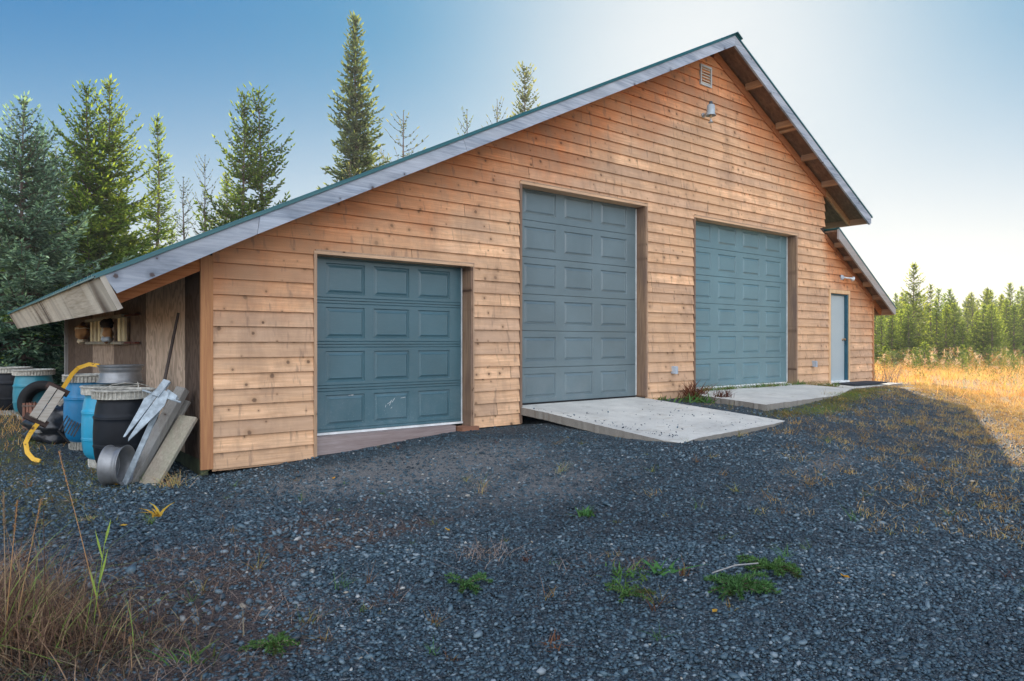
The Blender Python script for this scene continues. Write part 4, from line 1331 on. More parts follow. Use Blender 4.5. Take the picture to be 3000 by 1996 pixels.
GL = "spruces standing behind the low side of the roof"
bigL = make_spruce("spruce_tree", "big bluish spruce at the left edge nearest the drums", "spruce", (0, 0, 0), M_BLUESPRUCE, GL,
                   h=7.6, r=2.9, seed=5, whorl=.25, per=8, dense=1.25, droop=.26, stick=.15, swid=.040, shape=.92, ragged=.35, start=.03, gap=.06)
place(bigL, 52, 17.0, 222, h0=7.6, first=True)
mid = make_spruce("spruce_tree", "tall green spruce, left one of the close pair with merged crowns", "spruce", (0, 0, 0), M_SPRUCE, GL,
                  h=8.2, r=2.35, seed=9, whorl=.25, per=8, dense=1.25, droop=.26, stick=.16, swid=.042, shape=.9, ragged=.3, start=.04, gap=.05)
place(mid, 203, 20.5, 192, h0=8.2, first=True)
place(mid, 252, 21.3, 183, "tall green spruce, right one of the close pair with merged crowns", 8.2, 2.2, wide=.9)
slim = make_spruce("spruce_tree", "slender sunlit spruce standing alone right of the merged pair", "spruce", (0, 0, 0), M_SPRUCE, GL,
                   h=9, r=1.35, seed=14, whorl=.26, per=7, dense=1.1, droop=.25, stick=.17, swid=.042, shape=.95, ragged=.35, start=.03, gap=.05)
place(slim, 363, 29, 264, h0=9.0, first=True, wide=1.05)
place(bigL, 98, 20, 285, "smaller blue green spruce rising behind the big left one", 7.6, 1.7, wide=.7)
thin = make_spruce("spruce_tree", "thin see-through young spruce with a bare leader above the roof edge", "spruce", (0, 0, 0), M_DARKSPRUCE, GL,
                   h=6.5, r=.95, seed=22, whorl=.34, per=5, dense=.55, droop=.12, stick=.13, swid=.026, shape=.7, ragged=.4, start=.05, gap=.22, upcurl=.35)
place(thin, 424, 23, 400, "short sparse spruce, left one of the two thin trees beside the double crown", 6.5, first=True)
place(thin, 472, 23.5, 349, "thin sparse spruce, right and taller of the two thin trees beside the double crown", 6.5, 2.0, wide=.72)
place(slim, 520, 34, 392, "pale distant spruce half hidden left of the double crowned pair", 9.0, 1.0, wide=1.1)
dbl = make_spruce("spruce_tree", "ragged green spruce, left and leaner half of the double crown", "spruce", (0, 0, 0), M_SPRUCE, GL,
                  h=8.5, r=2.1, seed=31, whorl=.31, per=7, dense=1.2, droop=.12, stick=.17, swid=.048, shape=.85, ragged=.42, start=.03, gap=.14, upcurl=.3)
place(dbl, 561, 24.5, 206, h0=8.5, first=True, wide=.85)
place(dbl, 600, 25.2, 200, "ragged green spruce, right and fuller half of the double crown", 8.5, 2.6, wide=1.1)
tall = make_spruce("spruce_tree", "very tall dense dark spruce, tallest tree above the roof", "spruce", (0, 0, 0), M_DARKSPRUCE, GL,
                   h=15, r=2.0, seed=41, whorl=.26, per=9, dense=1.0, droop=.26, stick=.24, swid=.075, shape=.85, ragged=.30, start=.05, gap=.03, upcurl=.15)
place(tall, 821, 31, 27, h0=15.0, first=True)
place(thin, 808, 25.5, 362, "pale young spruce sprouting in front of the tallest dark spruce", 6.5, .8)
place(thin, 930, 30, 246, "open young spruce right of the tallest dark spruce", 6.5, 1.4, wide=1.15)
place(thin, 882, 33, 338, "small bare tipped spruce between the tallest one and the open young one", 6.5, 3.1, wide=.6)
place(thin, 1073, 33, 243, "small pointed spruce top showing over the middle of the roof slope", 6.5, 2.9, wide=.8)
place(thin, 1143, 33, 219, "bare leader of a sparse spruce between the pointed top and the bushy top", 6.5, 4.1, wide=.75)
lol = make_spruce("spruce_tree", "dark bushy topped spruce, the one nearest the ridge", "spruce", (0, 0, 0), M_DARKSPRUCE, GL,
                  h=15, r=1.05, seed=47, whorl=.34, per=7, dense=.8, droop=.10, stick=.24, swid=.07, shape=.35, ragged=.5, start=.05, gap=.18, upcurl=.2)
place(lol, 1212, 40, 147, h0=15.0, first=True)
# lower trees filling in under and between the left crowns
fill = [(-70, 19, 330, 'leftmost spruce cut by the frame edge'), (20, 30, 500, 'hazy spruce behind the big left one'), (128, 30, 330, 'thin warm lit spruce seen between the big left one and the merged pair'),
        (150, 34, 395, 'faint spruce just left of the merged pair'), (290, 27, 520, 'low sunlit spruce at the foot of the merged pair'), (335, 33, 560, 'small yellowish spruce left of the slender sunlit one'), (395, 36, 520, 'small spruce right of the slender sunlit one'),
        (100, 25, 560, 'shaded spruce low between the big left one and the merged pair'), (170, 23, 600, 'shaded spruce low under the merged pair'), (440, 38, 560, 'low distant spruce under the two thin trees'), (-20, 24, 520, 'shaded spruce low at the left frame edge'), (60, 36, 600, 'far low spruce behind the drums'), (215, 40, 560, 'far low spruce behind the merged pair')]
for i, (x, d, top, lb) in enumerate(fill):
    src, h0 = ((slim, 9.0), (mid, 8.2))[i % 2]
    if i in (2, 3): src, h0 = thin, 6.5
    place(src, x, d, top, lb, h0, i * 1.3, wide=1.15)

# trees to the right of the garage
GR = "spruces at the edge of the meadow"
rt1 = make_spruce("spruce_tree", "tallest pointed spruce of the meadow edge, nearest the garage corner", "spruce", (0, 0, 0), M_SPRUCE, GR,
                  h=8.5, r=1.75, seed=55, whorl=.36, per=6, dense=.62, droop=.16, stick=.26, swid=.07, shape=.9, ragged=.3, start=.02, upcurl=.3)
rt2 = make_spruce("spruce_tree", "dense dark spruce of the meadow edge right of the tallest one", "spruce", (0, 0, 0), M_SPRUCE, GR,
                  h=8, r=1.55, seed=58, whorl=.36, per=6, dense=.62, droop=.18, stick=.24, swid=.065, shape=.95, ragged=.35, start=.02, upcurl=.2)
def RX(cx): return (2550 + cx / 3.92) * 2357 / 3000
def RY(cy): return (750 + cy / 3.92) * 2357 / 3000
right = [(495, 85, 44, rt1), (690, 320, 46, rt2), (300, 425, 56, rt2), (362, 415, 60, rt1), (405, 430, 52, rt1), (440, 560, 42, rt1), (560, 440, 50, rt1), (615, 440, 60, rt2), (787, 375, 52, rt1), (845, 430, 58, rt2), (912, 380, 48, rt1),
         (760, 500, 44, rt2), (870, 560, 42, rt2), (960, 540, 46, rt1), (1170, 415, 62, rt2), (1228, 500, 66, rt1), (1345, 395, 50, rt2), (1390, 385, 51, rt2), (1300, 560, 42, rt1), (1605, 310, 48, rt1),
         (1515, 440, 56, rt2), (1560, 500, 45, rt1), (1695, 400, 58, rt2), (1745, 345, 60, rt2), (1650, 540, 44, rt2), (1760, 520, 46, rt1), (1440, 600, 43, rt1), (1220, 640, 43, rt1), (1060, 740, 40, rt1), (1110, 600, 62, rt2),
         (210, 520, 50, rt1), (130, 600, 44, rt2), (60, 560, 48, rt1), (185, 450, 64, rt2), (1850, 470, 50, rt1), (1920, 520, 46, rt2), (250, 640, 42, rt1), (1000, 650, 50, rt2), (1395, 560, 41, rt1), (350, 620, 43, rt1), (-60, 600, 46, rt2)]
seen = ["tallest pointed spruce of the meadow edge, nearest the garage corner", "dark dense crowned spruce just right of the tallest pointed one", "far columnar spruce top just right of the lean-to eave", "far spruce top, second from the lean-to eave", "far spruce top left of the tallest pointed one"]
ORD = ["first", "second", "third", "fourth", "fifth", "sixth", "seventh", "eighth", "ninth", "tenth", "eleventh", "twelfth", "thirteenth", "fourteenth", "fifteenth", "sixteenth", "seventeenth", "eighteenth", "nineteenth", "twentieth", "twenty first"]
def rlabel(i, cx, cy, d):
    tier = 0 if d > 54 else (1 if d > 45 else 2)
    same = sorted(c for c, y_, d_, s_ in right if (0 if d_ > 54 else (1 if d_ > 45 else 2)) == tier)
    return "%s from the garage of the %s spruces at the meadow edge" % (ORD[same.index(cx)], ("farthest and smallest", "middle distance", "nearest and bushiest")[tier])
for i, (cx, cy, d, src) in enumerate(right):
    lb = seen[i] if i < len(seen) else rlabel(i, cx, cy, d)
    place(src, RX(cx), d, RY(cy), lb, 8.5 if src is rt1 else 8.0, i * 2.1, first=(i == 0 or i == 1), group=GR, wide=1.45 if cy > 500 else 1.2)
# young spruces in the meadow
GY = "young spruces growing in the meadow grass"
yng = make_spruce("young_spruce", "young spruce, largest of the knee high ones in the meadow", "spruce", (0, 0, 0), M_SPRUCE, GY,
                  h=2.2, r=.62, seed=71, whorl=.20, per=6, dense=.9, droop=.0, stick=.11, swid=.035, shape=.9, ragged=.3, start=.02, upcurl=.3)
yl = [(622, 990, 31, "young spruce standing midway in the meadow below the dark dense spruce"), (1060, 1020, 30, "bright yellow green young spruce in the middle of the meadow"), (515, 1050, 34, "young spruce left of the midway one, deeper in the meadow"),
      (1355, 1030, 33, "young spruce with bare leader right of the bright one"), (160, 1040, 33, "young spruce closest to the garage corner"), (900, 1190, 29, "low young spruce near the front of the meadow"), (1480, 1100, 32, "young spruce near the right end of the meadow"), (1640, 1130, 31, "rightmost young spruce of the meadow"), (740, 1130, 33, "small young spruce under the dark trees")]
for i, (cx, cy, d, lb) in enumerate(yl):
    place(yng, RX(cx), d, RY(cy), lb, 2.2, i * 1.1, first=(i == 0), group=GY, wide=1.2)


# far wood
def far_wood():
    g = np.random.default_rng(8)
    n = 900
    Vs, Fs, Ts = [], [], []; base = 0
    tm, V0, F0, T0 = spruce_data(h=10, r=1.7, seed=81, whorl=.95, per=5, dense=.22, droop=.2, stick=.75, swid=.30, shape=.8, ragged=.35, start=.02)
    for i in range(n):
        ang = g.uniform(-.78, .80); r = g.uniform(92, 170)
        X = r * math.sin(TH + ang); Y = r * math.cos(TH + ang) - DW
        if ang < .42 and not (ang < -.30): continue
        s = g.uniform(.42, .70); a = g.random() * 6.28
        V = V0 * s; V = np.stack([V[:, 0] * math.cos(a) - V[:, 1] * math.sin(a), V[:, 0] * math.sin(a) + V[:, 1] * math.cos(a), V[:, 2]], 1) + [X, Y, gh(X, Y)]
        Vs.append(V); Fs.append(F0 + base); base += len(V); Ts.append(T0)
    o = np_mesh("far_wood", np.concatenate(Vs), np.concatenate(Fs), M_DARKSPRUCE, np.concatenate(Ts))
    tag(o, "hazy far spruce wood along the horizon", None, None, 'stuff')


far_wood()


# fireweed seed heads and rusty brush at the meadow's back
def brush():
    g = np.random.default_rng(131)
    n = 900
    cX, cY, r = scatter(n, 22, 44, 132, 1.0, .66)
    k_ = (cX > 19) ; cX, cY = cX[k_], cY[k_]
    hh = g.uniform(.5, 1.15, len(cX))
    P = 70
    X = np.repeat(cX, P); Y = np.repeat(cY, P); H = np.repeat(hh, P)
    u = g.random(len(X)); head = g.random(len(X)) < .35
    zz = ground_h(X, Y) + H * np.where(head, .65 + .35 * u, u)
    sp = np.where(head, .025, .11)
    X = X + g.normal(0, 1, len(X)) * sp; Y = Y + g.normal(0, 1, len(X)) * sp
    cl = np.repeat(g.random(len(cX)), P)
    t = np.where(head & (cl > .45), .78 + .1 * g.random(len(X)), np.clip(cl * .6 + g.normal(0, .12, len(X)), 0, 1))
    t = np.where(head & (cl > .62), .74 + .2 * g.random(len(X)), np.clip(cl * .75 + g.normal(0, .08, len(X)), 0, .7))
    o = blades("meadow_brush", X, Y, .045 + .05 * g.random(len(X)), .022, M_BRUSH, 133, .9, .9, t, 2, z=zz)
    tag(o, "seeding fireweed and rusty low brush in front of the spruces", None, None, 'stuff')


brush()


# ------------------------------------------------------------------ plants that stand out
def plant(name, label, cat, loc, n, h, wd, mat, t0, t1, spread=.03, lean=.6, seed=1, curl=.8, group=None):
    g = np.random.default_rng(seed)
    X = loc[0] + g.normal(0, spread, n); Y = loc[1] + g.normal(0, spread, n)
    o = blades(name, X, Y, h * (.4 + .6 * g.random(n)), wd, mat, seed, lean, curl, np.clip(g.uniform(t0, t1, n), 0, 1), 4,
               z=np.full(n, gh(*loc)), off=(loc[0], loc[1], gh(*loc)))
    o.location = (loc[0], loc[1], gh(*loc))
    return tag(o, label, cat, group)


def px(x, y, Z=-.5):
    for _ in range(6):
        d = F_PX * (HC - Z) / (y * 3000 / 2357 - HZ); X, Y = at(x, d); Z = gh(X, Y)
    return X, Y


plant("green_weed", "bright green leafy weed alone on the gravel below the sloping slab", "weed", px(1350, 1187), 26, .10, .03, M_WEED, .85, 1, .03, 1.0, 3)
plant("green_weed", "dark green leafy weed beside the brown dead plants in the near centre", "weed", px(1450, 1325), 60, .08, .018, M_WEED, .7, 1, .08, 1.0, 4)
plant("green_weed", "long flat dock leaf weed right of the near centre weeds", "weed", px(1520, 1315), 22, .09, .03, M_WEED, .9, 1, .04, 1.2, 5)
plant("yellow_plant", "drooping orange yellow plant in the gravel left of the garage", "plant", px(362, 1190), 9, .16, .032, M_LEAFYEL, 0, 1, .012, .5, 6, 1.4)
plant("grass_tuft", "tall golden grass tuft against the lowest siding board", "grass tuft", px(537, 1083), 34, .34, .006, M_DRYGRASS, .5, .75, .03, .25, 7)
plant("grass_tuft", "green yellow grass tuft at the foot of the leaning boards", "grass tuft", px(395, 1120), 90, .20, .005, M_DRYGRASS, .6, 1, .06, .8, 8)
plant("grass_tuft", "wispy straw grass tuft in front of the dark teal door", "grass tuft", px(1290, 1085), 30, .20, .004, M_DRYGRASS, .55, 1, .03, .3, 9)
plant("grass_tuft", "wispy grass tuft on the silty patch below the small door", "grass tuft", px(1110, 1135), 26, .22, .004, M_DRYGRASS, .55, .9, .03, .3, 10)
plant("grass_tuft", "small yellow green grass tuft between the drums and the camera", "grass tuft", px(205, 1200), 60, .08, .005, M_DRYGRASS, .6, 1, .03, .6, 11)
plant("rusty_dock", "rust brown dead dock plant leaning over at the edge of the pale teal door", "dead plant", (10.42, -.28), 130, .42, .022, M_WEED, 0, .14, .10, .5, 12, 1.0)
plant("rusty_dock", "rust brown upright dead dock plant in front of the pale teal door", "dead plant", (10.45, -.85), 110, .30, .020, M_WEED, 0, .14, .07, .3, 13, .5)
plant("dandelion_clump", "green dandelion leaves growing between the two concrete slabs", "weed", (10.15, -.55), 60, .20, .035, M_WEED, .75, 1, .15, .9, 14)
plant("dandelion_clump", "small green leaves under the outlet box right of the tall slate door", "weed", (9.75, -.15), 26, .13, .03, M_WEED, .75, 1, .12, .9, 15)
plant("grass_clump", "mounded green and brown grass clump left of the entry door", "grass clump", (14.75, -.35), 420, .22, .008, M_WEED, .35, .85, .16, .8, 16, 1.2)
plant("dandelion_clump", "green broad leaves at the corner of the entry door step", "weed", (15.25, -.32), 30, .20, .04, M_WEED, .8, 1, .08, .8, 17)
plant("bare_bush", "low bare twiggy bush by the right corner of the garage", "bush", at(2040, 17.5), 90, .75, .010, M_MAT, .4, 1, .22, .5, 18, .3)
plant("fern_weed", "feathery green weed in the near left gravel", "weed", px(440, 1520), 30, .12, .012, M_WEED, .7, .95, .05, .8, 19)
plant("reddish_weed", "withered reddish weed flat on the near gravel", "weed", px(1270, 1485), 26, .08, .012, M_WEED, 0, .25, .03, 1.4, 20)
plant("reddish_weed", "brown curled dead stems left of the centre weeds", "weed", px(1120, 1280), 120, .12, .004, M_MAT, .5, 1, .10, 1.4, 21)
# low growth along the pale teal door
g = np.random.default_rng(200); n = 1500
X = g.uniform(10.7, 14.4, n); Y = -.10 + g.normal(0, .055, n) - .02 * (X - 10.7)
sel = g.random(n) < (.35 + .65 * (np.sin(X * 4) > -.3)); X, Y = X[sel], Y[sel]
o = blades("slab_edge_grass", X, Y, .03 + .10 * g.random(len(X)) ** 2.5, .010, M_WEED, 201, .8, .9, np.clip(g.normal(.75, .18, len(X)), .3, 1), 3, z=np.full(len(X), .03))
tag(o, "green weeds growing in the crack along the wide pale teal door", None, None, 'stuff')
# grass fringes round the second slab
n = 9000; t_ = g.random(n)
X = 9.6 + 5.6 * t_ + g.normal(0, .12, n); Y = -2.15 + .95 * np.clip((X - 11.4) / 3.2, 0, 1) + g.normal(0, .14, n) - .28 * g.random(n)
o = blades("slab_edge_grass", X, Y, .02 + .05 * g.random(n) ** 2, .007, M_MOSS, 202, .8, .9, np.clip(g.normal(.55, .22, n) + .25 * np.sin(X * 3), 0, 1), 2)
tag(o, "yellow green turf fringe along the front of the flat slab", None, None, 'stuff')

# tall stalks in the lower left corner
GS = "tall seed stalks in the near left corner"
stalks = [(8, 3.25, 1135, -.02, 1.6, "feathery seed stalk at the very left edge"), (40, 3.3, 1155, .10, 1.2, "feathery pale seed stalk, second from the left edge"), (95, 3.35, 1150, .22, .9, "leaning straw stalk with a narrow seed head"),
          (135, 3.6, 1040, -.28, .5, "tallest thin straw stalk crossing in front of the gravel"), (245, 3.5, 1225, .15, .0, "fresh green grass stalk with upright blade"), (100, 3.3, 1175, -.02, -1, "dark bare weed stem left of the green stalk"), (300, 3.2, 1470, -.05, 1.4, "short pale seed head low beside the frame bottom"), (330, 3.4, 1290, -.1, -1, "short dark bare stem right of the green stalk")]
for i, (x, d, top, ln, head, lb) in enumerate(stalks):
    X, Y = at(x, d); zg = gh(X, Y); zt = z_at(top, d); H = zt - zg
    side = Vector((CS, -SN, 0)) * (ln * H)
    m = MB(); p0 = Vector((X, Y, zg)) - side * .9; p1 = Vector((X, Y, zt)) 
    pts = [p0.lerp(p1, t) + Vector((0, 0, .02 * math.sin(t * 3))) for t in np.linspace(0, 1, 8)]
    colr = .62 if head > 0 else (1.0 if head == 0 else .02)
    m.tube(pts, [.0028 * (1 - .5 * k_ / 7) for k_ in range(8)], 4, colr)
    rr_ = random.Random(i)
    if head > 0:
        for q in range(int(90 * head)):
            t = 1 - .20 * rr_.random() ; p = p0.lerp(p1, t); v = Vector((rr_.gauss(0, .4), rr_.gauss(0, .4), 1)).normalized() * rr_.uniform(.008, .022)
            a = Vector((rr_.gauss(0, 1), rr_.gauss(0, 1), 0)).normalized() * .0022
            m.add([p - a, p + v * .5 + a * 1.5, p + v, p + a], [(0, 1, 2, 3)], rr_.uniform(.45, .7))
    if head == 0:
        for (t, l_, s_) in ((.55, .22, 1), (.75, .2, -1), (.9, .16, 1), (.4, .2, -1)):
            p = p0.lerp(p1, t); v = Vector((CS * s_ * .25, -SN * s_ * .25, 1)).normalized() * l_ * .8
            a = Vector((CS, -SN, 0)) * .005
            m.add([p - a * .6, p + v * .5 - a * 1.2, p + v, p + v * .5 + a * 1.2, p + a * .6], [(0, 1, 2, 3, 4)], 1.0)
    o = m.build("grass_stalk" if head >= 0 else "bare_weed", M_DRYGRASS)
    tag(o, lb, "grass stalk" if head >= 0 else "weed", GS if head >= 0 else None)


# cut spruce twigs lying on the gravel
def sprig(label, x, y, L, seed, n=7, rot=0.0, w_=.02):
    X, Y = px(x, y); z0 = gh(X, Y)
    root = thing("spruce_sprig", label, "spruce twig", (X, Y, z0), "cut spruce twigs on the gravel")
    g = np.random.default_rng(seed); st_ = MB(); P, Dr, Ln, Tn = [], [], [], []
    c0 = np.array([X, Y, z0 + .02])
    for b in range(n):
        a = rot + (b - (n - 1) / 2) * min(.42, 5.2 / n) + g.normal(0, .2) + (3.14 if b % 5 == 4 else 0)
        l_ = L * g.uniform(.55, 1)
        lift = g.uniform(.03, .24)
        pts = [c0 + np.array([math.cos(a) * l_ * t, math.sin(a) * l_ * t, l_ * lift * math.sin(t * 2.6)]) for t in np.linspace(0, 1, 6)]
        st_.tube(pts, .003, 4)
        for q in range(int(l_ / .0011)):
            t = g.random(); i = min(4, int(t * 5)); u = t * 5 - i
            p = pts[i] * (1 - u) + pts[i + 1] * u; tg = pts[i + 1] - pts[i]; tg /= np.linalg.norm(tg)
            v = tg * .8 + g.normal(0, .6, 3); v[2] = v[2] * .8 + .15; v /= np.linalg.norm(v)
            P.append(p); Dr.append(v); Ln.append(w_ * g.uniform(.8, 1.2)); Tn.append(g.uniform(.25, 1) if b != 1 else g.uniform(0, .35))
    part(st_, "stem", M_BARK, root)
    P, Dr, Ln, Tn = np.array(P), np.array(Dr), np.array(Ln), np.array(Tn)
    A = np.cross(Dr, g.normal(0, 1, (len(P), 3))); A /= np.linalg.norm(A, axis=1)[:, None]
    Wd = .0036
    V = np.stack([P - A * Wd, P + Dr * Ln[:, None] * .5 - A * Wd, P + Dr * Ln[:, None], P + Dr * Ln[:, None] * .5 + A * Wd], 1).reshape(-1, 3) - np.array([X, Y, z0])
    np_mesh("needles", V, np.arange(len(P) * 4).reshape(-1, 4), M_GREENSPRIG, Tn, parent=root)
    return root


sprig("largest green spruce twig pile, nearer of the two joined by a bare stick", 1695, 1358, .24, 1, 20, -.5, .030)
sprig("green spruce twig pile behind the largest one at the other end of the bare stick", 1775, 1316, .24, 2, 16, .2, .028)
sprig("single green spruce twig on the gravel at the near centre left", 1072, 1352, .20, 3, 11, -.6, .024)
sprig("small green spruce twig nearest the camera", 628, 1495, .15, 4, 12, .3, .022)
sprig("flat dull spruce twig left of the largest twig pile", 1440, 1378, .20, 5, 9, .3)
a_ = px(1640, 1330); b_ = px(1745, 1315)
m = MB(); m.tube([(a_[0], a_[1], gh(*a_) + .03), ((a_[0] + b_[0]) / 2, (a_[1] + b_[1]) / 2, gh(*a_) + .06), (b_[0], b_[1], gh(*b_) + .05)], .005, 5)
tag(m.build("fallen_stick", M_GREYZ), "thin bare grey stick between the two big spruce twig piles", "stick")
# fallen leaves
for i, (x, y, lb) in enumerate(((268, 1120, "yellow leaf on the moss in front of the black drum"), (768, 1105, "yellow leaf upright on the gravel in front of the small door"), (285, 1215, "curled pale yellow leaf near the orange plant"), (1030, 1225, "orange leaf on the gravel mid yard"), (1945, 1334, "yellow leaf right of the spruce twig piles"), (1645, 1415, "orange brown leaf below the largest spruce twig pile"))):
    X, Y = px(x, y); z0 = gh(X, Y) + .015
    g = random.Random(i); a = g.random() * 6; l_, w2 = .035, .014
    ca, sa = math.cos(a), math.sin(a)
    P_ = [(-l_, 0, .004), (-l_ * .3, -w2, .010), (l_ * .5, -w2 * .8, .004), (l_, 0, .014), (l_ * .5, w2 * .8, .008), (-l_ * .3, w2, .012)]
    m = MB(); m.add([(X + p[0] * ca - p[1] * sa, Y + p[0] * sa + p[1] * ca, z0 + p[2]) for p in P_] + [(X, Y, z0)], [(6, i_, (i_ + 1) % 6) for i_ in range(6)], .5)
    tag(m.build("fallen_leaf", M_LEAFYEL), lb, "leaf", "fallen leaves on the gravel")

# ------------------------------------------------------------------ drums and junk by the side wall
def drum(label, loc, mat, h=.92, r=.29, seed=0, half_mat=None, tilt=0.0):
    root = thing("plastic_drum", label, "drum", loc, "plastic drums beside the garage")
    X, Y, Z = loc
    Mx = Matrix.Translation(loc) @ Matrix.Rotation(seed * 1.3, 4, 'Z') @ Matrix.Rotation(tilt, 4, 'Y')
    m = MB()
    prof = [(0, .10), (r * .70, .10), (r * .745, .108)] + [(r * (.78 + .205 * math.sin(math.pi * (q / 24) ** .85) ** .45), .125 + .685 * q / 24) for q in range(1, 24)] + [(r * .90, .82)]
    prof = [(a, b) for a, b in prof] + []
    for zr in (.325, .615):
        prof += [(r * .975, zr - .014), (r * .998, zr - .005), (r * .998, zr + .005), (r * .975, zr + .014)]
    prof = prof[:1] + sorted(prof[1:], key=lambda q: (q[1], q[0]))
    prof = [(a, b * h / .92) for a, b in prof]
    m.lathe(prof, 40, Mx)
    part(m, "drum_body", mat, root, None, True)
    # moulded foot ring and locking lid ring with upright ribs
    m = MB()
    m.lathe([(r * .66, .0), (r * .80, .0), (r * .80, .012), (r * .72, .02), (r * .70, .115), (r * .66, .115)], 40, Mx)
    for q in range(36):
        a = q * 6.283 / 36; c, s_ = math.cos(a), math.sin(a)
        m.beam(Mx @ Vector((r * .735 * c, r * .735 * s_, .012)), Mx @ Vector((r * .735 * c, r * .735 * s_, .110)), .006, .03, (c, s_, 0))
    part(m, "foot_ring", M_RING, root)
    m = MB(); z0 = .80 * h / .92
    m.lathe([(r * .93, z0), (r * .98, z0 + .004), (r * .96, z0 + .015), (r * .95, z0 + .075), (r * 1.03, z0 + .080), (r * 1.05, z0 + .092), (r * 1.0, z0 + .10), (r * .93, z0 + .10), (r * .91, z0 + .06)], 40, Mx)
    for q in range(44):
        a = q * 6.283 / 44; c, s_ = math.cos(a), math.sin(a)
        m.beam(Mx @ Vector((r * .97 * c, r * .97 * s_, z0 + .008)), Mx @ Vector((r * .97 * c, r * .97 * s_, z0 + .086)), .006, .035, (c, s_, 0))
    part(m, "lid_ring", M_RING, root)
    m = MB(); m.lathe([(r * .92, z0 + .075), (r * .5, z0 + .066), (0, z0 + .07)], 32, Mx); part(m, "lid", mat, root, None, True)
    return root


def gz(x, y): return gh(x, y) - .01


drum("dusty black plastic drum in front, with a white ribbed lid ring", (1.53, .46, gz(1.53, .46)), M_BLACKP, .95, .295, 0)
drum("light blue plastic drum pressed behind the black one and under the wheel rim", (1.50, 1.07, gz(1.5, 1.07)), M_BLUE2, .95, .29, 1)
drum("deep blue plastic drum behind the yellow bar, third from the front", (1.50, 2.55, gz(1.5, 2.55)), M_BLUE, 1.0, .29, 2)
drum("teal plastic drum far back behind the upright tyre", (1.22, 6.3, gz(1.22, 6.3)), M_TEALP, .86, .30, 3)
drum("dark plastic drum furthest back, left of the teal one", (.98, 7.25, gz(.98, 7.25)), M_BLACKP, .86, .30, 4)
# wire loop on the black drum
m = MB(); zt = gz(1.53, .46) + .95
m.tube([(1.30, .36, zt - .02), (1.40, .34, zt + .03), (1.52, .34, zt + .045), (1.66, .36, zt + .03), (1.76, .42, zt + .0), (1.80, .42, zt - .06), (1.74, .30, zt - .08), (1.68, .22, zt - .05)], .004, 5)
m.tube([(1.64, .35, zt + .05), (1.65, .34, zt - .03)], .005, 5)
tag(m.build("wire_loop", M_RING), "loose pale wire loop lying across the black drum lid", "wire")


def wheel_rim(label, Mx, r=.25, w_=.19):
    o = thing("wheel_rim", label, "wheel rim", Mx.translation, "bare steel wheel rims by the drums")
    m = MB()
    m.lathe([(r * .80, -w_ / 2 + .015), (r * .97, -w_ / 2 + .012), (r, -w_ / 2), (r * 1.02, -w_ / 2 - .006), (r * 1.02, -w_ / 2 + .004), (r * .93, -w_ / 2 + .02), (r * .935, -w_ / 2 + .04), (r * .92, -w_ / 2 + .05), (r * .915, -.005), (r * .88, .005), (r * .88, .03), (r * .92, .04), (r * .925, w_ / 2 - .03), (r * .93, w_ / 2 - .02), (r, w_ / 2 - .006), (r * 1.02, w_ / 2 + .004), (r * 1.0, w_ / 2 + .006), (r * .95, w_ / 2 - .012), (r * .82, w_ / 2 - .03), (r * .74, .0), (r * .74, -.05), (r * .80, -w_ / 2 + .015)], 48, Mx)
    part(m, "rim_barrel", M_RIM, o, None, True)
    m = MB(); m.lathe([(r * .76, -.06), (r * .6, -.05), (r * .42, -.075), (r * .25, -.07), (r * .22, -.08), (0, -.08)], 32, Mx)
    part(m, "rim_disc", M_RIM, o, None, True)
    return o


zt = gz(1.5, 1.07) + .95
wheel_rim("shiny wheel rim lying flat on top of the light blue drum", Matrix.Translation((1.62, 1.16, zt + .10)), .24, .19)
t_ = (362 * 1.0 - 0)
Xr, Yr = 1.60, -.02
wheel_rim("wheel rim standing on edge against the black drum and the anchor", Matrix.Translation((1.37, -.10, gz(1.37, -.10) + .205)) @ Matrix.Rotation(R(-38), 4, 'Z') @ Matrix.Rotation(R(90), 4, 'Y'), .20, .17)


def board(label, p0, p1, wd, th, up, mat, t, name="wood_board"):
    m = MB(); m.beam(p0, p1, wd, th, up, t)
    o = m.build(name, mat)
    bv = o.modifiers.new("bevel", 'BEVEL'); bv.width = .004; bv.segments = 1
    return tag(o, label, "board")


M_BOARD1 = wood_mat("grey_board", (.36, .34, .30), (.20, .18, .15), 'z', True, (.26, .27, .27), .6, knot_scale=2.6)
M_BOARD2 = wood_mat("pale_board", (.50, .43, .34), (.32, .26, .20), 'z', True, (.24, .30, .20), .45, knot_scale=2.6)
nrm = Vector((-.75, -.62, .35))
board("wide pale board leaning on the corner, rightmost of the leaning boards", (1.63, -.17, gz(1.63, -.17) - .02), (2.09, .10, .10), .215, .045, nrm, M_BOARD2, .2)
board("long grey squared timber leaning between the anchor and the wide pale board", (1.49, -.01, gz(1.49, 0) - .02), (2.06, .22, .40), .12, .09, nrm, M_BOARD1, .5)
board("short dark plank tucked behind the grey timber", (1.62, .12, gz(1.6, .1)), (2.12, .30, .26), .10, .035, nrm, M_BOARD1, .9)
# long handle
m = MB(); m.tube([(1.66, .10, -.40), (1.9, .36, .45), (2.12, .66, 1.24)], [.019, .018, .016], 8)
tag(m.build("tool_handle", simple("dark_handle", (.06, .045, .038), .7)), "long dark wooden tool handle leaning against the plywood side wall", "handle")

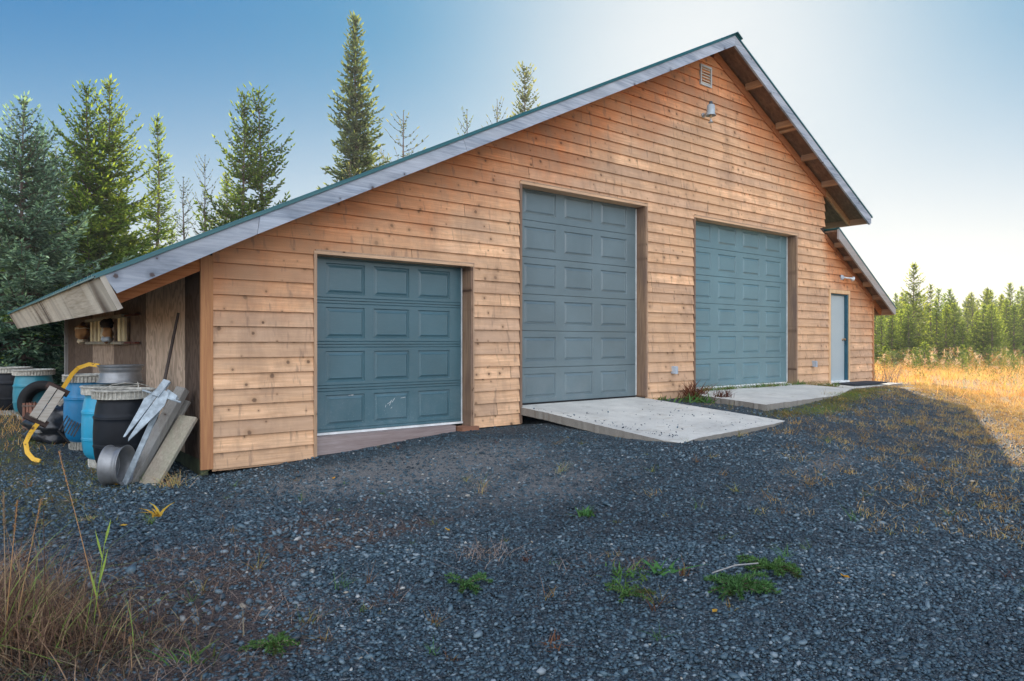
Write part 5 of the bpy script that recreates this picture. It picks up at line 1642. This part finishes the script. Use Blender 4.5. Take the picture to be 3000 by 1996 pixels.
# boat anchor: two flukes, stock rod, shank
anc = thing("boat_anchor", "weathered pale grey boat anchor with two pointed flukes propped against the boards", "anchor", (1.75, -.08, .3))
crown = Vector((1.80, -.06, .40)); tip = Vector((1.435, -.23, -.055))
ax_ = (tip - crown); fl_n = Vector((-.62, -.72, .30)).normalized()
sd_ = ax_.normalized().cross(fl_n).normalized()
if sd_.x < 0: sd_ = -sd_
fl_n = sd_.cross(ax_.normalized()); fl_n = fl_n if fl_n.y < 0 else -fl_n
for sg in (-1, 1):
    m = MB()
    pts2 = [(.0, .004), (.0, .070), (.25, .118), (.50, .092), (1.0 if sg < 0 else 1.04, .036), (.985, .020), (.60, .006)]
    top = [crown + ax_ * a + sd_ * (sg * b) + fl_n * (.012 + .02 * (b < .05)) for a, b in pts2]
    bot = [p - fl_n * .010 for p in top]; N = len(pts2)
    m.add(top + bot, [tuple(range(N)), tuple(range(2 * N - 1, N - 1, -1))] + [(i, i + N, (i + 1) % N + N, (i + 1) % N) for i in range(N)])
    part(m, "fluke", M_ANCHOR, anc)
m = MB(); m.tube([crown - sd_ * .20 + ax_ * .10, crown + sd_ * .24 + ax_ * .10], .011, 8); part(m, "stock_rod", M_ANCHOR, anc, None, True)
m = MB(); m.beam(crown - ax_ * .18 + fl_n * .03 - sd_ * .015, crown + ax_ * .16 + fl_n * .03 - sd_ * .015, .075, .03, fl_n); part(m, "crown_block", M_ANCHOR, anc)
m = MB()
m.add([crown + sd_ * .03 - ax_ * .06, crown + sd_ * .16 - ax_ * .0, crown + sd_ * .17 + ax_ * .08, crown + sd_ * .02 + ax_ * .10, crown + sd_ * .06 - ax_ * .02 - fl_n * .05, crown + sd_ * .17 + ax_ * .02 - fl_n * .05], [(0, 1, 2, 3), (0, 4, 5, 1), (1, 5, 2), (3, 4, 0), (3, 2, 5, 4)])
part(m, "crown_plate", M_ANCHOR, anc)
m = MB(); m.beam(crown + ax_ * .35 - fl_n * .03 + sd_ * .06, Vector((1.42, -.14, gz(1.42, -.14) + .01)), .055, .014, fl_n); part(m, "shank", M_ANCHOR, anc)

# yellow bar through the weathered block
def pd_(cx, cy, d):
    """point from a crop pixel of the lean-to area at depth d"""
    u, v = cx / 2.09, 700 + cy / 2.09
    t = (u - CX) / F_PX
    return Vector((d * (SN + t * CS), d * (CS - t * SN) - DW, HC + (HZ - v) * d / F_PX))


sled = thing("curved_bar", "long chipped yellow curved bar running through a weathered wooden block", "curved bar", pd_(245, 1365, 8.05))
m = MB()
P_ = [(245, 1362, 8.05), (205, 1350, 8.08), (168, 1310, 8.12), (157, 1250, 8.18), (180, 1200, 8.25), (215, 1150, 8.35), (262, 1098, 8.45), (330, 990, 8.62), (395, 900, 8.78), (440, 830, 8.9), (480, 790, 8.98), (545, 768, 9.0), (610, 776, 9.0)]
pts = [pd_(*p) for p in P_]
vs = []; fs = []
for i, p in enumerate(pts):
    d = (pts[min(i + 1, len(pts) - 1)] - pts[max(i - 1, 0)]).normalized()
    vw = (p - Vector((0, -DW, HC))).normalized(); a = d.cross(vw).normalized(); b = a.cross(d).normalized()
    for s1, s2 in ((-1, -1), (1, -1), (1, 1), (-1, 1)): vs.append(p + a * (s1 * .024) + b * (s2 * .008))
for i in range(len(pts) - 1):
    for q in range(4): fs.append((i * 4 + q, i * 4 + (q + 1) % 4, (i + 1) * 4 + (q + 1) % 4, (i + 1) * 4 + q))
fs += [(0, 3, 2, 1), tuple((len(pts) - 1) * 4 + q for q in range(4))]
m.add(vs, fs); part(m, "bar", M_YELLOW, sled)
m = MB(); p0, p1 = pd_(225, 1105, 8.40), pd_(350, 925, 8.66)
dv = (p1 - p0).normalized(); vw = (p0 - Vector((0, -DW, HC))).normalized(); sdv = dv.cross(vw).normalized()
for off_, t in ((-.075, .2), (.0, .5), (.075, .8)):
    pass
m.beam(p0 + sdv * -.05 - vw * .02, p1 + sdv * -.045 - vw * .02, .085, .05, -vw, .3); m.beam(p0 + sdv * .045 - vw * .03, p1 + sdv * .05 - vw * .03, .085, .05, -vw, .7)
part(m, "wooden_block", M_SHEETPALE, sled)
m = MB()
M_CLAMP = simple("rusty_clamp", (.05, .03, .025), .8, var=.6)
for t in (-.03, 1.02):
    m = MB(); c_ = p0.lerp(p1, t); m.beam(c_ - sdv * .13, c_ + sdv * .13, .035, .075, dv, .1)
    part(m, "iron_clamp", M_CLAMP, sled)

# tyre leaning against the teal drum
tyc = at(97, 11.6)
ty = MB(); rO, rI = .345, .20
Mx = Matrix.Translation((tyc[0], tyc[1], gz(*tyc) + .335)) @ Matrix.Rotation(R(-38.8 + 8), 4, 'Z') @ Matrix.Rotation(R(90 - 12), 4, 'X')
ty.lathe([(rI, -.075), (rI + .012, -.10), (rI + .06, -.112), (rO - .06, -.115), (rO - .02, -.10), (rO, -.07), (rO + .003, 0), (rO, .07), (rO - .02, .10), (rO - .06, .115), (rI + .06, .112), (rI + .012, .10), (rI, .075), (rI - .004, .0), (rI, -.075)], 48, Mx)
tag(ty.build("tyre", M_RUBBER, smooth=True), "black tyre standing upright against the teal drum", "tyre")
# bark-slatted crate
cb_ = thing("wicker_crate", "small reddish slatted crate beside the tyre", "crate", pd_(232, 1068, 10.6))
m = MB(); c_ = pd_(232, 1068, 10.6); zc = gz(c_.x, c_.y)
for q in range(9):
    a = -.21 + q * .052
    e = Vector((CS, -SN, 0)) * a; f_ = Vector((SN, CS, 0))
    m.beam(Vector((c_.x, c_.y, zc)) + e, Vector((c_.x, c_.y, zc + .42)) + e, .036, .008, -f_, q / 9)
for q in range(5):
    e = Vector((CS, -SN, 0)); f_ = Vector((SN, CS, 0))
    for s_ in (-.22, .22): m.beam(Vector((c_.x, c_.y, zc)) + e * s_ + f_ * (.03 + q * .06), Vector((c_.x, c_.y, zc + .42)) + e * s_ + f_ * (.03 + q * .06), .036, .008, e, q / 5)
part(m, "slats", wood_mat("red_slats", (.30, .15, .10), (.14, .06, .045), 'z', False), cb_)
m = MB()
for z in (.05, .21, .38): m.beam(Vector((c_.x, c_.y, zc + z)) - Vector((CS, -SN, 0)) * .23 - Vector((SN, CS, 0)) * .010, Vector((c_.x, c_.y, zc + z)) + Vector((CS, -SN, 0)) * .23 - Vector((SN, CS, 0)) * .010, .012, .02, (0, 0, 1))
part(m, "bands", M_BARK, cb_)
# slatted metal grille leaning on the deep blue drum
gr_ = thing("metal_grille", "dark slatted metal grille leaning beside the deep blue drum", "grille", pd_(390, 1240, 8.7))
m = MB()
for q in range(6):
    a = Vector((CS, -SN, 0)) * (q * .036) ; 
    m.beam(pd_(362, 1172, 8.75) + a + Vector((0, 0, -.0 - q * .016)), pd_(432, 1050, 9.05) + a + Vector((0, 0, -q * .016)), .016, .008, (0, -1, .3))
part(m, "slats", simple("dull_metal", (.14, .14, .15), .5, .5), gr_)
m = MB(); m.beam(pd_(355, 1178, 8.76), pd_(425, 1250, 8.70), .02, .02, (0, -1, .3)); m.beam(pd_(428, 1045, 9.06), pd_(480, 1110, 9.0), .02, .02, (0, -1, .3)); part(m, "frame", M_RUBBER, gr_)
# heap under the block: crumpled black tarp and pale planks
bm = bmesh.new(); bmesh.ops.create_icosphere(bm, subdivisions=4, radius=1.0)
c_ = pd_(350, 1110, 9.6)
g = random.Random(2)
for v in bm.verts:
    n_ = .16 * math.sin(v.co.x * 5 + 1) * math.sin(v.co.y * 6) + .10 * math.sin(v.co.z * 9 + v.co.x * 7) + .05 * math.sin(v.co.y * 17 + v.co.z * 13)
    v.co = v.co * (1 + n_); v.co = Vector((v.co.x * .40, v.co.y * .30, v.co.z * .30))
me = bpy.data.meshes.new("black_tarp"); bm.to_mesh(me); bm.free(); me.materials.append(simple("black_tarp", (.014, .017, .022), .3, 0, .6, .5, 6)); me.shade_smooth()
o = bpy.data.objects.new("black_tarp", me); COL.objects.link(o); o.location = (c_.x, c_.y, gz(c_.x, c_.y) + .20); o.rotation_euler = (0, R(-25), -TH)
tag(o, "crumpled black tarp heap behind the wooden block", "tarp")
board("pale plank end sticking up from the black tarp heap", pd_(370, 1010, 9.4), pd_(428, 950, 9.6), .05, .10, (0, -1, .3), M_SHEETPALE, .3, "pale_plank")
board("flat plank on the ground below the black tarp heap", pd_(225, 1180, 9.3), pd_(340, 1168, 9.5), .12, .04, (0, 0, 1), M_BOARD1, .8, "flat_plank")
st = at(135, 9.6)
m = MB(); m.tube([(st[0], st[1], gz(*st)), (st[0] + .02, st[1], gz(*st) + .24), (st[0] + .1, st[1] + .02, gz(*st) + .30)], .012, 6)

# slat rack hung on the side wall
rack = thing("slat_rack", "small rack of pale upright slats fixed to the plywood side wall", "rack", (2.14, 5.2, 1.1))
for z in (1.30, .90):
    m = MB(); m.box(2.06, 2.176, 3.66, 7.0, z - .022, z + .022); part(m, "rail", M_BOARD2, rack)
for yy in (3.70, 4.05, 6.60, 6.18, 5.80, 5.42, 5.08):
    m = MB(); m.box(2.10, 2.13, yy - .085, yy + .085, .925, 1.275, yy); part(m, "slat", wood_mat("pale_slat", (.92, .82, .52), (.80, .66, .38), 'z', True) if yy == 3.70 else bpy.data.materials["pale_slat"], rack)
m = MB(); m.box(2.10, 2.16, 2.9, 3.64, 1.29, 1.31); m.box(2.10, 2.16, 2.9, 3.64, .89, .915); part(m, "rust_bracket", simple("red_rust", (.12, .03, .02), .8), rack)


def lump(name, label, c, s, mats, seed, cat):
    root = thing(name, label, cat, c)
    for k_, (dz_, sc3, mat) in enumerate(mats):
        bm = bmesh.new(); bmesh.ops.create_icosphere(bm, subdivisions=3, radius=1.0)
        for v in bm.verts:
            n_ = .13 * math.sin(v.co.x * 4 + seed + k_) * math.sin(v.co.y * 5 + seed) + .09 * math.sin(v.co.z * 8 + v.co.y * 6 + seed)
            v.co = v.co * (1 + n_); v.co = Vector((v.co.x * s[0] * sc3[0], v.co.y * s[1] * sc3[1], v.co.z * s[2] * sc3[2] + dz_))
        nm = ("body", "band", "fringe", "cap")[k_]
        me = bpy.data.meshes.new(nm); bm.to_mesh(me); bm.free(); me.materials.append(mat); me.shade_smooth()
        o = bpy.data.objects.new(nm, me); COL.objects.link(o); o.parent = root
    return root


M_TAN = simple("tan_leather", (.34, .17, .06), .7, var=.4); M_CREAM = simple("cream_cloth", (.55, .48, .34), .8, var=.3); M_DK = simple("dark_fur", (.03, .022, .018), .9, var=.5, bump=.01)
lump("stuffed_bundle", "tan bundle with a cream band hanging at the far end of the slat rack", (2.05, 7.25, 1.10), (.10, .42, .17), [(0, (1, 1, 1), M_TAN), (.07, (1.05, .95, .22), M_CREAM), (-.17, (.8, .55, .3), M_CREAM)], 1, "bundle")
lump("stuffed_bundle", "dark topped tan and cream bundle hanging in front of the slats", (2.02, 4.55, 1.06), (.09, .26, .16), [(-.02, (.8, .75, .9), M_TAN), (-.02, (.95, .35, .7), M_CREAM), (-.10, (.9, .8, .35), M_GREYPLASTIC), (.14, (1, 1, .5), M_DK)], 3, "bundle")


# ------------------------------------------------------------------ air
m = MB(); m.box(-160, 330, -140, 330, -3.0, 26.0)
hz = bpy.data.materials.new("thin_haze"); hz.use_nodes = True; hz.node_tree.nodes.clear()
ho = hz.node_tree.nodes.new("ShaderNodeOutputMaterial"); hv = hz.node_tree.nodes.new("ShaderNodeVolumePrincipled")
hv.inputs["Color"].default_value = (.92, .95, 1, 1); hv.inputs["Density"].default_value = .0006; hv.inputs["Anisotropy"].default_value = .45
hz.node_tree.links.new(hv.outputs[0], ho.inputs["Volume"])
o = m.build("haze", hz); tag(o, "thin sunlit morning haze", None, None, 'stuff')
